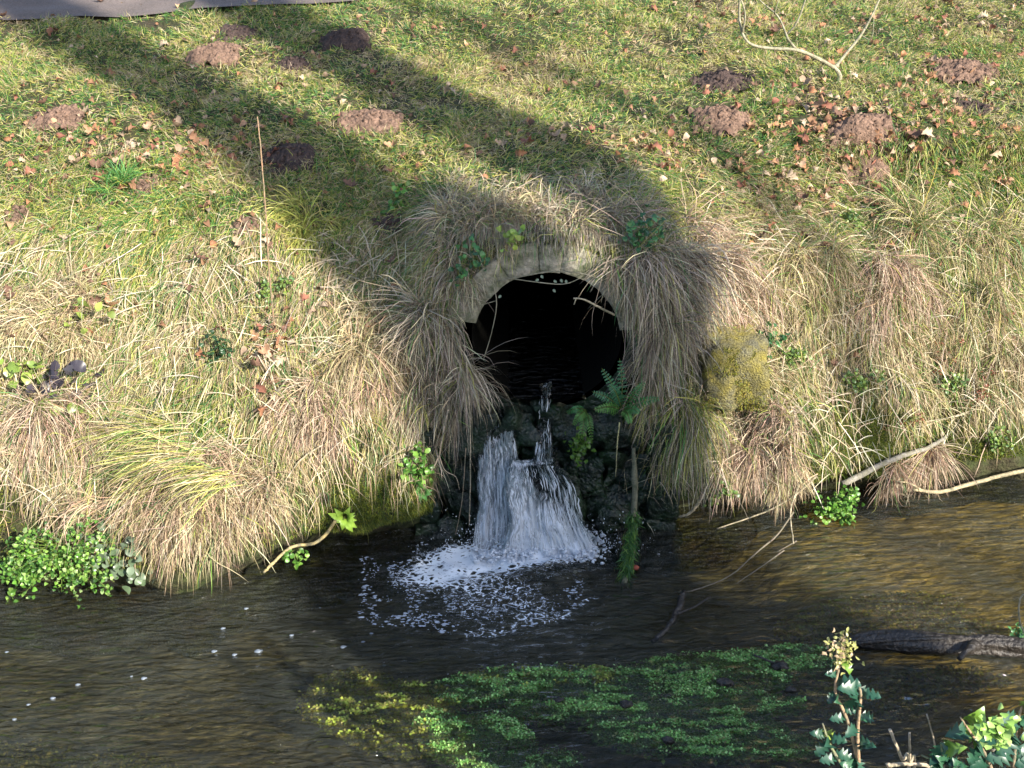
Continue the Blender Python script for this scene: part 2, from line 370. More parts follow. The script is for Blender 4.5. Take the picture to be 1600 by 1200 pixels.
SPL = at_z(835, 862)                                   # where the fall meets the stream
def water_mat(name='stream_water', foamy=True, tint=(.74, .70, .54), silt=(.105, .115, .100), siltf=.16):
    m = bpy.data.materials.new(name); m.use_nodes = True; t = m.node_tree; t.nodes.clear(); N = t.nodes.new; L = t.links.new
    out = N('ShaderNodeOutputMaterial'); g = N('ShaderNodeNewGeometry')
    mp = N('ShaderNodeMapping'); mp.inputs['Scale'].default_value = (9, 30, 10); mp.inputs['Rotation'].default_value = (0, 0, R(-7)); L(g.outputs['Position'], mp.inputs[0])
    n = N('ShaderNodeTexNoise'); n.inputs['Scale'].default_value = 1.0; n.inputs['Detail'].default_value = 5; n.inputs['Distortion'].default_value = .9; L(mp.outputs[0], n.inputs['Vector'])
    b = N('ShaderNodeBump'); b.inputs['Distance'].default_value = .05; L(n.outputs['Fac'], b.inputs['Height'])
    tr = N('ShaderNodeBsdfTransparent'); tr.inputs[0].default_value = (*tint, 1)
    df = N('ShaderNodeBsdfDiffuse'); df.inputs[0].default_value = (*silt, 1); L(b.outputs[0], df.inputs['Normal'])
    gl = N('ShaderNodeBsdfGlossy'); gl.inputs['Roughness'].default_value = .04; L(b.outputs[0], gl.inputs['Normal'])
    fr = N('ShaderNodeFresnel'); fr.inputs[0].default_value = 1.34; L(b.outputs[0], fr.inputs['Normal'])
    nc = N('ShaderNodeTexNoise'); nc.inputs['Scale'].default_value = 1.7; nc.inputs['Detail'].default_value = 4; L(g.outputs['Position'], nc.inputs['Vector'])
    mc_ = N('ShaderNodeMapRange'); mc_.inputs[1].default_value = .35; mc_.inputs[2].default_value = .65; mc_.inputs[3].default_value = siltf*.35; mc_.inputs[4].default_value = siltf*1.5; L(nc.outputs['Fac'], mc_.inputs[0])
    m1 = N('ShaderNodeMixShader'); L(mc_.outputs[0], m1.inputs[0]); L(tr.outputs[0], m1.inputs[1]); L(df.outputs[0], m1.inputs[2])
    m2 = N('ShaderNodeMixShader'); L(fr.outputs[0], m2.inputs[0]); L(m1.outputs[0], m2.inputs[1]); L(gl.outputs[0], m2.inputs[2])
    last = m2.outputs[0]
    if foamy:
        a = N('ShaderNodeAttribute'); a.attribute_name = 'Col'; sx = N('ShaderNodeSeparateColor'); L(a.outputs['Color'], sx.inputs[0])
        mf = N('ShaderNodeMapping'); mf.inputs['Scale'].default_value = (1.0, 1.6, 1); L(g.outputs['Position'], mf.inputs[0])
        nw = N('ShaderNodeTexNoise'); nw.inputs['Scale'].default_value = 9; nw.inputs['Detail'].default_value = 3; L(mf.outputs[0], nw.inputs['Vector'])
        va = N('ShaderNodeVectorMath'); va.operation = 'MULTIPLY_ADD'; L(nw.outputs['Color'], va.inputs[0]); va.inputs[1].default_value = (.12, .12, .12); L(mf.outputs[0], va.inputs[2])
        v = N('ShaderNodeTexVoronoi'); v.feature = 'DISTANCE_TO_EDGE'; v.inputs['Scale'].default_value = 26; L(va.outputs[0], v.inputs['Vector'])
        n3 = N('ShaderNodeTexNoise'); n3.inputs['Scale'].default_value = 34; n3.inputs['Detail'].default_value = 8; n3.inputs['Roughness'].default_value = .7; n3.inputs['Distortion'].default_value = 1.2
        L(mf.outputs[0], n3.inputs['Vector'])
        # threshold = foam density + noise - cell distance
        s1 = N('ShaderNodeMath'); s1.operation = 'MULTIPLY'; s1.inputs[1].default_value = 1.1; L(v.outputs[0], s1.inputs[0])
        s2 = N('ShaderNodeMath'); s2.operation = 'SUBTRACT'; L(n3.outputs['Fac'], s2.inputs[0]); L(s1.outputs[0], s2.inputs[1])
        s3 = N('ShaderNodeMath'); s3.operation = 'ADD'; L(s2.outputs[0], s3.inputs[0]); L(sx.outputs[0], s3.inputs[1])
        mr = N('ShaderNodeMapRange'); mr.inputs[1].default_value = .93; mr.inputs[2].default_value = 1.03; L(s3.outputs[0], mr.inputs[0])
        fo = N('ShaderNodeBsdfDiffuse'); fo.inputs[0].default_value = (.80, .84, .88, 1)
        m3 = N('ShaderNodeMixShader'); L(mr.outputs[0], m3.inputs[0]); L(last, m3.inputs[1]); L(fo.outputs[0], m3.inputs[2]); last = m3.outputs[0]
    L(last, out.inputs[0]); return m
xw = np.concatenate([np.linspace(-8, -3, 30)[:-1], np.linspace(-3, 3.2, 620), np.linspace(3.2, 8, 30)[1:]]); yw = np.linspace(2.0, 5.3, 300)
X, Y = np.meshgrid(xw, yw)
rr = np.hypot(X-SPL[0], (Y-SPL[1]-.02)*1.15); th = np.arctan2(Y-SPL[1], X-SPL[0])
warp = .25*fbm(X*1.2, Y*1.2, 0, 50)
Zw = .009*fbm(X*5+warp*6, Y*15+warp*4, 0, 60, 3) + .006*fbm((X+.3*Y)*9, (Y-.2*X)*28, 0, 61, 2)
Zw += .0035*fbm(X*3, Y*5, 0, 62, 2)
near_s = np.exp(-(rr/.55)**2)
Zw += near_s*(.028*fbm(X*11, Y*14, 0, 63, 4) + .008*np.sin(rr*48+6*warp))
# standing hump just in front of the fall
hc = at_z(850, 905); Zw += .045*np.exp(-((X-hc[0])/.17)**2-((Y-hc[1])/.09)**2)*(1+.6*fbm(X*16, Y*20, 0, 64))
hc2 = at_z(1440, 1110); Zw += .016*np.exp(-((X-hc2[0])/.5)**2-((Y-hc2[1])/.22)**2)*np.abs(fbm(X*6, Y*16, 0, 66))*2
# foam density
pxx, pyy = proj(np.stack([X, Y, 0*X], -1))
f = .85*np.exp(-(((pxx-820)/105)**2+((pyy-868)/22)**2))
f += .52*np.exp(-(((pxx-700)/75)**2+((pyy-880)/35)**2))
f += .46*np.exp(-(((pxx-800-(pyy-930)*-.4)/110)**2+((pyy-935)/45)**2))
f += .36*np.exp(-(((pxx-640)/80)**2+((pyy-905)/22)**2))
ln = np.abs((pyy-990)+(pxx-740)*.26+12*noise(pxx/22, pyy/22, 0, 4)); f += .38*np.exp(-(ln/9)**2)*sstep(pxx, 690, 740)*(1-sstep(pxx, 900, 1010))
f += .36*np.exp(-(((pxx-1040)/55)**2+((pyy-862)/12)**2)) + .26*np.exp(-(((pxx-1060)/30)**2+((pyy-925)/28)**2))
f += .20*np.exp(-(((pxx-700)/60)**2+((pyy-960)/30)**2)); f = f*1.12
f = np.where(Y < 4.0, np.minimum(f, .5), f)
C = np.stack([f, f, f], -1).reshape(-1, 3)
sheet('stream_water', X, Y, Zw, water_mat(), C=C, kind='structure')

# ------------------------------------------------------------------ strands (grass, straw, stems)
def strands(mb, root, d, L, w, droop=1.0, seg=4, curl=.5, col=None, collide=True, lift=.004, tipcol=None, minz=None, open_keep=.05):
    n = len(root)
    L = np.broadcast_to(L, (n,)).astype(float); w = np.broadcast_to(w, (n,)).astype(float); droop = np.broadcast_to(droop, (n,))
    P = np.zeros((n, seg+1, 3)); P[:, 0] = root; d = nrm(np.asarray(d, float)); d0 = d
    cv = rng.normal(0, 1, (n, 3))*curl
    for k in range(seg):
        d = nrm(d + (np.array([0, 0, -1.0])*droop[:, None] + cv)/seg)
        if k == seg//2: cv = cv*-.5 + rng.normal(0, 1, (n, 3))*curl*.5
        p = P[:, k] + d*(L/seg)[:, None]
        if collide:
            if minz is not None: p[:, 2] = np.maximum(p[:, 2], minz)
            hi = P[:, 0, 2] > 1.42
            zs = hgt(p[:, 0], p[:, 1]); p[:, 2] = np.where(hi & (p[:, 1] > 5.2), np.maximum(p[:, 2], zs+lift), p[:, 2])
            ys = dep(p[:, 0], p[:, 2]); lim = ys - lift*(1+k)
            p[:, 1] = np.where(~hi | (p[:, 1] < 5.2), np.minimum(p[:, 1], lim), p[:, 1])
        d = nrm(p - P[:, k]); P[:, k+1] = p
    if collide and open_keep < 1:
        inm = ((np.hypot(P[..., 0]-.16, P[..., 2]-.985) < .335) & (P[..., 1] > 4.0) & (P[..., 1] < 4.9)) | ((P[..., 0] > -.24) & (P[..., 0] < .50) & (P[..., 2] < .64) & (P[..., 2] > .02) & (P[..., 1] > 4.15))
        ok = ~inm.any(1) | (rng.random(n) < open_keep)
        P = P[ok]; L = L[ok]; w = w[ok]; d0 = d0[ok]; n = int(ok.sum())
        col = np.asarray(col, float); col = col[ok] if col.ndim == 2 else col
    T = nrm(P[:, -1]-P[:, 0]+d0*.01*L[:, None]); rv = rng.normal(0, 1, (n, 3)); side = nrm(np.cross(T, rv))
    prof = (1-(np.arange(seg)/seg)**2.2*.65)
    prof[0] = .8
    A = P[:, :seg] + side[:, None]*(w[:, None]*prof[None])[..., None]*.5
    B = P[:, :seg] - side[:, None]*(w[:, None]*prof[None])[..., None]*.5
    V = np.concatenate([np.stack([A, B], 2).reshape(n, seg*2, 3), P[:, seg:seg+1]], 1)
    nv = seg*2+1; base = (np.arange(n)*nv)[:, None]
    Q = np.concatenate([base + np.array([2*k, 2*k+1, 2*k+3, 2*k+2])[None] for k in range(seg-1)], 0) if seg > 1 else None
    T3 = base + np.array([2*seg-2, 2*seg-1, 2*seg])[None]
    c = np.broadcast_to(col, (n, 3))
    Cc = np.repeat(c[:, None], nv, 1).copy()
    if tipcol is not None:
        f = np.concatenate([np.repeat(np.arange(seg)/seg, 2), [1]])[None, :, None]**1.5
        Cc = Cc*(1-f)+np.broadcast_to(tipcol, (n, 3))[:, None]*f
    mb.add(V.reshape(-1, 3), Q, T3, Cc.reshape(-1, 3))

STRAW = np.array([[.47, .385, .235], [.56, .475, .30], [.38, .29, .175], [.42, .37, .20], [.33, .235, .15]])
GREEN = np.array([[.065, .165, .040], [.10, .235, .050], [.17, .30, .055], [.075, .20, .070], [.05, .13, .035]])
YELL = np.array([[.40, .39, .10], [.47, .44, .15], [.35, .39, .08]])
def pick(pal, n, j=.14):
    c = pal[rng.integers(0, len(pal), n)]; return c*(1+rng.normal(0, j, (n, 1)))*(1+rng.normal(0, .05, (n, 3)))
def clipc(c): return np.clip(c, .008, .85)

SOILSPOTS = [(90,182,46,22),(335,85,44,18),(455,97,36,14),(540,58,42,18),(370,48,36,12),(580,187,58,24),(450,240,40,24),
             (225,282,26,14),(1130,122,60,28),(1128,178,50,24),(1345,197,62,30),(1503,105,52,28),(1520,165,30,14),(30,330,24,16),(384,352,22,12),(608,350,20,26),(240,40,90,10),(1250,195,60,18)]
def sample(n, wfun):
    W = area.copy()
    PX, PY = proj(G)
    vis = ((PX > -120) & (PX < 1720) & (PY > -60)); W = W*np.where(vis, 1, .06)
    notch = ((ARC < .455) & (GZ < 1.47)) | ((np.abs(GX-.14) < .52) & (GZ < .64)); W = W*~notch
    under = (GZ < .13); W = W*~under*(GZ < 2.12)*(GY2 < 7.72 + .22*sstep(GX, -3.2, -1.2) + 1.0*sstep(GX, -1.3, .4) + .05*noise(GX*9, GX*0, 0, 5))
    for (a, b, ra, rb) in SOILSPOTS:
        W = W*np.clip((((PX-a)/ra)**2+((PY-b)/rb)**2)*1.5+.25*noise(GX*12, GY*12, 0, 31), .0, 1)**1.5
    W = W*wfun(PX, PY); W = W.ravel(); cs = np.cumsum(W); cs /= cs[-1]
    k = np.searchsorted(cs, rng.random(n)); k = np.minimum(k, GNx*GNy-1); i, j = k//GNx, k % GNx
    a, b = rng.random(n)-.5, rng.random(n)-.5
    P = G[i, j] + dx[i, j]*a[:, None] + dt[i, j]*b[:, None]
    return P, GN[i, j]

def flow(P, Nn):
    """combing direction: downhill turned by slow noise"""
    g = np.array([0, 0, -1.0]) - Nn*(Nn @ np.array([0, 0, -1.0]))[:, None]; g = nrm(g + 1e-4)
    a = 2.6*fbm(P[:, 0]*1.3, P[:, 1]*1.3+P[:, 2]*1.7, 0, 71, 2)+1.2*noise(P[:, 0]*5, P[:, 2]*5+P[:, 1]*4, 0, 72)
    s = nrm(np.cross(Nn, g)); return g*np.cos(a)[:, None] + s*np.sin(a)[:, None]

# short lawn
def lawnw(PX, PY):
    patch = .35+.65*sstep(fbm(GX*2.2, GY*2.2, 0, 81, 3), -.25, .15)
    return sstep(GZ, 1.22, 1.5)*patch
n = 235000; P, Nn = sample(n, lawnw); fl = flow(P, Nn)
t = fbm(P[:, 0]*1.6, P[:, 1]*1.6, 0, 82, 3) + .5*noise(P[:, 0]*9, P[:, 1]*9, 0, 83)
tuft = sstep(noise(P[:, 0]*7, P[:, 1]*7, 0, 84), .0, .8)
col = np.where((rng.random(n) < .50+.50*t)[:, None], pick(GREEN, n), pick(YELL, n))
col = np.where((rng.random(n) < .26+.40*sstep(-t, 0, .5)+.16*sstep(P[:, 2], 1.62, 1.4))[:, None], pick(STRAW, n), col)
ar = (np.hypot(P[:, 0]-.16, P[:, 2]-.985) < .74) & (P[:, 2] < 1.56)
col = np.where((ar & (rng.random(n) < .75))[:, None], pick(np.array([[.40, .345, .27], [.33, .27, .20], [.44, .38, .25]]), n, .2), col)
mb = MB(); strands(mb, P, Nn*.75+fl*.45+rng.normal(0, .45, (n, 3)), (.022+.035*rng.random(n)+.035*tuft)*(1+.3*sstep(1.65-P[:, 2], 0, .2)), .0038, droop=.8, seg=2, curl=.4, col=clipc(col), lift=.006)
mb.build('grass', M_grass, kind='stuff', label='short green and yellow grass covering the sloping top of the bank', category='grass')

def HOLE(PX, PY): return np.clip(1-np.exp(-(((PX-575)/120)**2+((PY-785)/85)**2))*1.15-.7*np.exp(-(((PX-1350)/90)**2+((PY-640)/60)**2)), .04, 1)
# longer matted grass on the shoulder, mixed straw and green
n = 88000; P, Nn = sample(n, lambda PX, PY: HOLE(PX, PY)*sstep(GZ, .45, .8)*(1-sstep(GZ, 1.40, 1.62))*(.3+.7*sstep(fbm(GX*3, GZ*4, 0, 91, 3), -.3, .2)))
fl = flow(P, Nn); right = sstep(P[:, 0], .6, 1.2)
gre = fbm(P[:, 0]*2, P[:, 2]*3, 0, 92, 3)
sf = .17+.30*right - .9*gre - .12*sstep(P[:, 2], 1.15, 1.4)
col = np.where((rng.random(n) < sf)[:, None], pick(STRAW, n), np.where((rng.random(n) < .5)[:, None], pick(GREEN, n), pick(YELL, n)))
mb = MB(); strands(mb, P, Nn*.55+fl*.75+rng.normal(0, .35, (n, 3)), .04+.12*rng.random(n)**1.5, .0033, droop=1.6, seg=3, curl=.8, col=clipc(col), lift=.006)
mb.build('long_grass', M_grass, kind='stuff', label='matted straw and green grass over the shoulder of the bank', category='grass')

# straw draping down the steep face
n = 50000
def strw(PX, PY):
    m = sstep(GZ, .22, .5)*(1-sstep(GZ, 1.22, 1.45))
    hole = 1.1*np.exp(-(((PX-575)/115)**2+((PY-790)/85)**2)) + .8*np.exp(-(((PX-1350)/90)**2+((PY-640)/60)**2)) + .7*np.exp(-(((PX-1230)/50)**2+((PY-720)/60)**2))
    return m*np.clip(1-hole, .08, 1)*(.2+.8*sstep(fbm(GX*4, GZ*2.5, 0, 95, 3), -.25, .2))
P, Nn = sample(n, strw); fl = flow(P, Nn)
mb = MB(); strands(mb, P, Nn*.45+fl*.6+np.array([0, 0, -.3])+rng.normal(0, .48, (n, 3)), .06+.16*rng.random(n)**1.6, .0031, droop=1.9, seg=4, curl=.7, col=clipc(np.where((rng.random(n) < .24+.3*sstep(P[:, 0], .9, 1.5)*sstep(fbm(P[:, 0]*3, P[:, 2]*4, 0, 99), -.15, .2))[:, None], pick(np.vstack([YELL, GREEN]), n, .25), pick(STRAW, n, .25))), lift=.008, minz=.01)
mb.build('dry_grass', M_straw, kind='stuff', label='dead straw grass draped down the steep face of the bank', category='grass')
n = 3800; P, Nn = sample(n, lambda PX, PY: HOLE(PX, PY)*sstep(GZ, .2, .4)*(1-sstep(GZ, 1.1, 1.4))*(.3+.7*sstep(fbm(GX*5, GZ*5, 0, 98, 2), -.2, .2)))
h_ = rng.normal(0, 1, (n, 3)); h_ -= Nn*(h_*Nn).sum(1)[:, None]
mb = MB(); strands(mb, P+Nn*.02, nrm(h_)+Nn*.25, .10+.16*rng.random(n), .0034+.002*rng.random(n), droop=.7, seg=4, curl=.35, col=clipc(pick(np.array([[.56, .49, .36], [.50, .40, .28], [.60, .54, .40]]), n)), lift=.012, minz=.01)
mb.build('bleached_straw', M_straw, kind='stuff', label='loose bleached straws lying crosswise over the bank', category='straw')

# moss and tiny ground cover
def mossw(PX, PY):
    m = .9*np.exp(-(((PX-590)/110)**2+((PY-780)/90)**2)) + .8*np.exp(-(((PX-1350)/100)**2+((PY-640)/80)**2)) + .7*np.exp(-(((PX-1230)/60)**2+((PY-720)/70)**2))
    m += .55*np.exp(-(((PX-1500)/120)**2+((PY-700)/60)**2)) + .25*(GZ > .12)*(GZ < .9)
    return m*(GZ > .02)*(.3+.7*sstep(fbm(GX*6, GZ*6, 0, 97), -.2, .2))
n = 120000; P, Nn = sample(n, mossw)
mc = np.array([[.13, .17, .02], [.20, .23, .03], [.09, .13, .02], [.26, .27, .05], [.10, .14, .05]])
mb = MB(); strands(mb, P, Nn+rng.normal(0, .5, (n, 3)), .008+.014*rng.random(n), .006, droop=.4, seg=1, curl=0, col=clipc(pick(mc, n)), collide=False)
mb.build('moss', M_grass, kind='stuff', label='bright green moss and tiny leaves coating the bank near the water', category='moss')

# ------------------------------------------------------------------ culvert headwall, pipe, sill
CX, CZ, CR, HY = .160, .985, .345, 4.60
hw = empty('culvert', (CX, HY, 0), label='round culvert mouth of pale weathered stone with water pouring out', category='culvert')
mb = MB(); a = np.linspace(0, 2*math.pi, 65)                      # headwall plate with round hole
ring = np.stack([CX+CR*1.10*np.cos(a), 0*a+HY+.05, CZ+CR*1.10*np.sin(a)], -1)
outx = CX+.45*np.cos(a); outz = np.where(np.sin(a) > 0, CZ+.45*np.sin(a), CZ+.45*np.sin(a))
outp = np.stack([outx, 0*a+HY+.05, outz], -1)
V = np.vstack([ring, outp]); Q = [(i, i+65, i+66, i+1) for i in range(64)]; mb.add(V, Q)
mb.build('wall', M_wet, hw)
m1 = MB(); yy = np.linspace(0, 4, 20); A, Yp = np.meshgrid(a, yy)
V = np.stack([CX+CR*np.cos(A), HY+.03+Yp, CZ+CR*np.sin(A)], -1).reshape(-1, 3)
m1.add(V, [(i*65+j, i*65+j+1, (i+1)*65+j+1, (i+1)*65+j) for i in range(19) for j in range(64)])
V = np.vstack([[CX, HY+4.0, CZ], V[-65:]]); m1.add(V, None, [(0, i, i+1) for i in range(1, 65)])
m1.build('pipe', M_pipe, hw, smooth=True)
# ring of weathered stones round the mouth, flush and lightly jointed
edges = np.radians([8, 24, 45, 62, 81, 96, 120, 141, 166]); NS = len(edges)-1
for i in range(NS):
    mb = MB(); a0, a1 = edges[i]+.003, edges[i+1]-.003; n1, n2 = 13, 8
    aa = np.linspace(a0, a1, n1); r0 = CR-.012; r1 = CR+.118+.012*rng.normal()
    yo = rng.normal(0, .005)
    for fy in (HY-.028+yo,):
        A, Rr = np.meshgrid(aa, np.linspace(r0, r1, n2))
        x = CX+Rr*np.cos(A); z = CZ+Rr*np.sin(A); e = np.minimum(np.minimum(np.abs(A-a0), np.abs(A-a1))/.05, np.minimum(Rr-r0, r1-Rr)/.02)
        y = fy + .008*(1-np.clip(e, 0, 1)) + .020*fbm(x*14, z*14, i, 5)
        b = mb.n; mb.add(np.stack([x, y, z], -1), [(r*n1+c, r*n1+c+1, (r+1)*n1+c+1, (r+1)*n1+c) for r in range(n2-1) for c in range(n1-1)])
        # soffit and back returns
        for (row, flip) in ((0, 0), (n2-1, 1)):
            f0 = np.stack([x[row], y[row], z[row]], -1); f1 = f0.copy(); f1[:, 1] = HY+.12
            mb.add(np.vstack([f0, f1]), [(c, c+n1, c+1+n1, c+1) for c in range(n1-1)])
        for cidx in (0, n1-1):
            f0 = np.stack([x[:, cidx], y[:, cidx], z[:, cidx]], -1); f1 = f0.copy(); f1[:, 1] = HY+.12
            mb.add(np.vstack([f0, f1]), [(c, c+n2, c+1+n2, c+1) for c in range(n2-1)])
    mb.build('stone', M_stone, hw, smooth=False)
# dark wet masonry below the sill
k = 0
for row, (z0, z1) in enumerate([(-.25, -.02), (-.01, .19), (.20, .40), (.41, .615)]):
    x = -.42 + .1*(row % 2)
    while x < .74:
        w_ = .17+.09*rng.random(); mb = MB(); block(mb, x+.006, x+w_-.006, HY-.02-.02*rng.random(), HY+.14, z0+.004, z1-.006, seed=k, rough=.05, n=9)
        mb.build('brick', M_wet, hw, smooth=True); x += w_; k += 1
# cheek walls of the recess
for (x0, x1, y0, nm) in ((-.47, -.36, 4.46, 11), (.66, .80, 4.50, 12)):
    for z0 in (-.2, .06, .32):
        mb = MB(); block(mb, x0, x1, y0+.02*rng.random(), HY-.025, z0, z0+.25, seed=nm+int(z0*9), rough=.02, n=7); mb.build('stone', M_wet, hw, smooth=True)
# water lying in the pipe
X, Y = np.meshgrid(np.linspace(CX-.185, CX+.185, 50), np.linspace(HY-.02, HY+3.9, 160))
Z = .690+.004*fbm(X*14, Y*9, 0, 8)+.008*fbm(X*22, Y*22, 0, 9)*np.exp(-(Y-HY)/.5)
f0 = .30*np.exp(-((X-CX)/.06)**2)*np.exp(-np.abs(Y-HY-.6)/.4)
sheet('culvert_water', X, Y, Z, water_mat('pipe_water', tint=(.2, .2, .16), silt=(.01, .01, .008), siltf=.1), C=np.stack([f0]*3, -1).reshape(-1, 3), kind='structure')

# mossy quoin stones beside and about the bank
def stone_thing(name, label, px0, px1, py0, py1, y, depth, m, group=None, cat='stone', rough=.02):
    a = at_y(px0, py1, y); b = at_y(px1, py0, y); mb = MB()
    block(mb, a[0], b[0], y, y+depth, a[2], b[2], seed=int(px0), rough=rough, n=12)
    return mb.build(name, m, smooth=True, origin=((a[0]+b[0])/2, y, a[2]), label=label, category=cat, group=group)
stone_thing('mossy_stone', 'squared stone block thick with yellow moss right of the culvert', 1096, 1208, 545, 640, 4.56, .34, M_moss, rough=.03)
n = 5000; a_ = at_y(1096, 640, 4.56); b_ = at_y(1208, 545, 4.56)
P = np.stack([a_[0]+(b_[0]-a_[0])*rng.random(n), 0*rng.random(n)+4.556, a_[2]+(b_[2]-a_[2])*rng.random(n)], -1); tp = rng.random(n) < .25; P[tp, 2] = b_[2]; P[tp, 1] += .15*rng.random(tp.sum())
okm = fbm(P[:, 0]*12, P[:, 2]*12, 0, 77) > .02; P = P[okm]; n = len(P)
mb = MB(); strands(mb, P, np.array([0, -1, .3])+rng.normal(0, .5, (n, 3)), .006+.012*rng.random(n), .005, .5, 1, 0, clipc(pick(np.array([[.30, .26, .04], [.22, .23, .035], [.15, .18, .03], [.33, .28, .06]]), n)), collide=False)
mb.build('moss', M_grass, kind='stuff', label='yellow-green moss tufts growing over the squared stone block', category='moss')
def boulder(label, px, py, y, r, m, seed, name='boulder', cat='rock', group=None):
    c = at_y(px, py, y); mb = MB(); lump(mb, c, r, seed=seed, res=36, amp=.34, freq=2.0)
    return mb.build(name, m, smooth=True, origin=c, label=label, category=cat, group=group)
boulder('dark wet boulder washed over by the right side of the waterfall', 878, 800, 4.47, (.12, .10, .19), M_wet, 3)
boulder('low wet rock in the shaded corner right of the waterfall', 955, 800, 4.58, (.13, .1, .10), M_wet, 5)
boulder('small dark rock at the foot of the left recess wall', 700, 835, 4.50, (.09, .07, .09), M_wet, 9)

# ------------------------------------------------------------------ waterfall
M_white = mat('white_water', attr=True, rough=.35, spec=.5, trans=.25)
M_sheet = water_mat('fall_water', foamy=False, tint=(.7, .75, .75), silt=(.3, .34, .38), siltf=.12)
wf = empty('waterfall', at_y(820, 860, 4.38), kind='structure')
def fall_path(u, lane):
    """centre lines of the falling water in photo pixels with world depth; u 0..1 across"""
    if lane == 0:   # clear left chute
        return [(756+44*u, 640, 4.60), (752+48*u, 668, 4.575), (750+56*u, 700, 4.545), (748+64*u, 745, 4.50), (744+74*u, 795, 4.455), (738+84*u, 862+6*u, 4.40)]
    if lane == 1:   # water broken by the rock, spreading right
        return [(802+62*u, 712-8*u+9*math.sin(u*5), 4.49), (798+74*u, 724, 4.46), (792+104*u, 748+12*u, 4.40), (796+108*u, 800, 4.37), (786+146*u, 866-6*u, 4.33)]
    return [(846+16*u, 596, 4.62), (846+16*u, 640, 4.60), (842+18*u, 680, 4.55), (838+24*u, 718, 4.47), (838+24*u, 722, 4.46)]
def fall_mat():
    m = bpy.data.materials.new('falling_water'); m.use_nodes = True; t = m.node_tree; t.nodes.clear(); N = t.nodes.new; L = t.links.new
    out = N('ShaderNodeOutputMaterial'); a = N('ShaderNodeAttribute'); a.attribute_name = 'Col'; sx = N('ShaderNodeSeparateColor'); L(a.outputs['Color'], sx.inputs[0])
    g = N('ShaderNodeNewGeometry')
    def ns(scale, det, seed):
        mp = N('ShaderNodeMapping'); mp.inputs['Scale'].default_value = scale; mp.inputs['Location'].default_value = (seed, seed*2, 0); cx = N('ShaderNodeCombineXYZ')
        L(sx.outputs[0], cx.inputs[0]); L(sx.outputs[1], cx.inputs[1]); L(cx.outputs[0], mp.inputs[0])
        n = N('ShaderNodeTexNoise'); n.inputs['Scale'].default_value = 1; n.inputs['Detail'].default_value = det; n.inputs['Roughness'].default_value = .62; n.inputs['Distortion'].default_value = .9; L(mp.outputs[0], n.inputs['Vector']); return n
    n1 = ns((60, 15, 1), 8, 1.0); n2 = ns((13, 8, 1), 4, 5.0)
    s1 = N('ShaderNodeMath'); s1.operation = 'MULTIPLY_ADD'; s1.inputs[1].default_value = .55; L(n2.outputs['Fac'], s1.inputs[0]); L(n1.outputs['Fac'], s1.inputs[2])
    s2 = N('ShaderNodeMath'); s2.operation = 'ADD'; L(s1.outputs[0], s2.inputs[0]); L(sx.outputs[2], s2.inputs[1])
    mr = N('ShaderNodeMapRange'); mr.inputs[1].default_value = .86; mr.inputs[2].default_value = 1.10; L(s2.outputs[0], mr.inputs[0])
    b = N('ShaderNodeBump'); b.inputs['Distance'].default_value = .012; L(s1.outputs[0], b.inputs['Height'])
    wh = N('ShaderNodeBsdfPrincipled'); wh.inputs['Base Color'].default_value = (.80, .85, .92, 1); wh.inputs['Roughness'].default_value = .35; L(b.outputs[0], wh.inputs['Normal'])
    tr = N('ShaderNodeBsdfTransparent'); tr.inputs[0].default_value = (.8, .86, .86, 1); gl = N('ShaderNodeBsdfGlossy'); gl.inputs['Roughness'].default_value = .08; L(b.outputs[0], gl.inputs['Normal'])
    fr = N('ShaderNodeFresnel'); fr.inputs[0].default_value = 1.34; L(b.outputs[0], fr.inputs['Normal'])
    m1 = N('ShaderNodeMixShader'); L(fr.outputs[0], m1.inputs[0]); L(tr.outputs[0], m1.inputs[1]); L(gl.outputs[0], m1.inputs[2])
    m2 = N('ShaderNodeMixShader'); L(mr.outputs[0], m2.inputs[0]); L(m1.outputs[0], m2.inputs[1]); L(wh.outputs[0], m2.inputs[2]); L(m2.outputs[0], out.inputs[0]); return m
M_fall = fall_mat()
for ly in range(2):
    mb = MB()
    for lane, nu in ((0, 40), (1, 60), (2, 10)):
        rows = []
        for i in range(nu):
            u = i/(nu-1); rows.append(spline([at_y(*p) for p in fall_path(u, lane)], 60))
        rows = np.array(rows); n0, n1 = rows.shape[:2]; U, Vv = np.meshgrid(np.linspace(0, 1, n0), np.linspace(0, 1, n1), indexing='ij')
        rows[..., 1] += .045*fbm(U*(5 if lane else 4)+ly*3, Vv*5, lane*9+ly*5, 7)*(.3+Vv) - .02*ly + .02*fbm(U*16, Vv*7, ly, 8)
        rows[..., 0] += .035*fbm(U*3, Vv*5, lane+ly*7, 9)
        wd = [.9, 1.3, .25][lane]
        dens = {0: .16+.16*Vv-.5*np.exp(-Vv/.12), 1: .12+.34*Vv-.35*np.exp(-Vv/.06)-.5*np.exp(-((U-.62)/.26)**2-((Vv-.42)/.22)**2)-.4*np.exp(-((U-.9)/.15)**2-((Vv-.5)/.3)**2)+.25*np.exp(-((Vv-.22)/.06)**2)*(U < .85), 2: .05+0*Vv}[lane] - .08*ly
        dens = dens - .5*np.exp(-np.minimum(U, 1-U)/.035)
        C = np.stack([U*wd+lane*2+ly*5, Vv, np.clip(dens+.0, -1, 1)+.0], -1)
        mb.add(rows.reshape(-1, 3), [(i*n1+j, i*n1+j+1, (i+1)*n1+j+1, (i+1)*n1+j) for i in range(n0-1) for j in range(n1-1)], None, C.reshape(-1, 3))
    mb.build('water_sheet', M_fall, wf, smooth=True).location = tuple(-np.array(wf.location))
mb = MB(); wf_cols = []
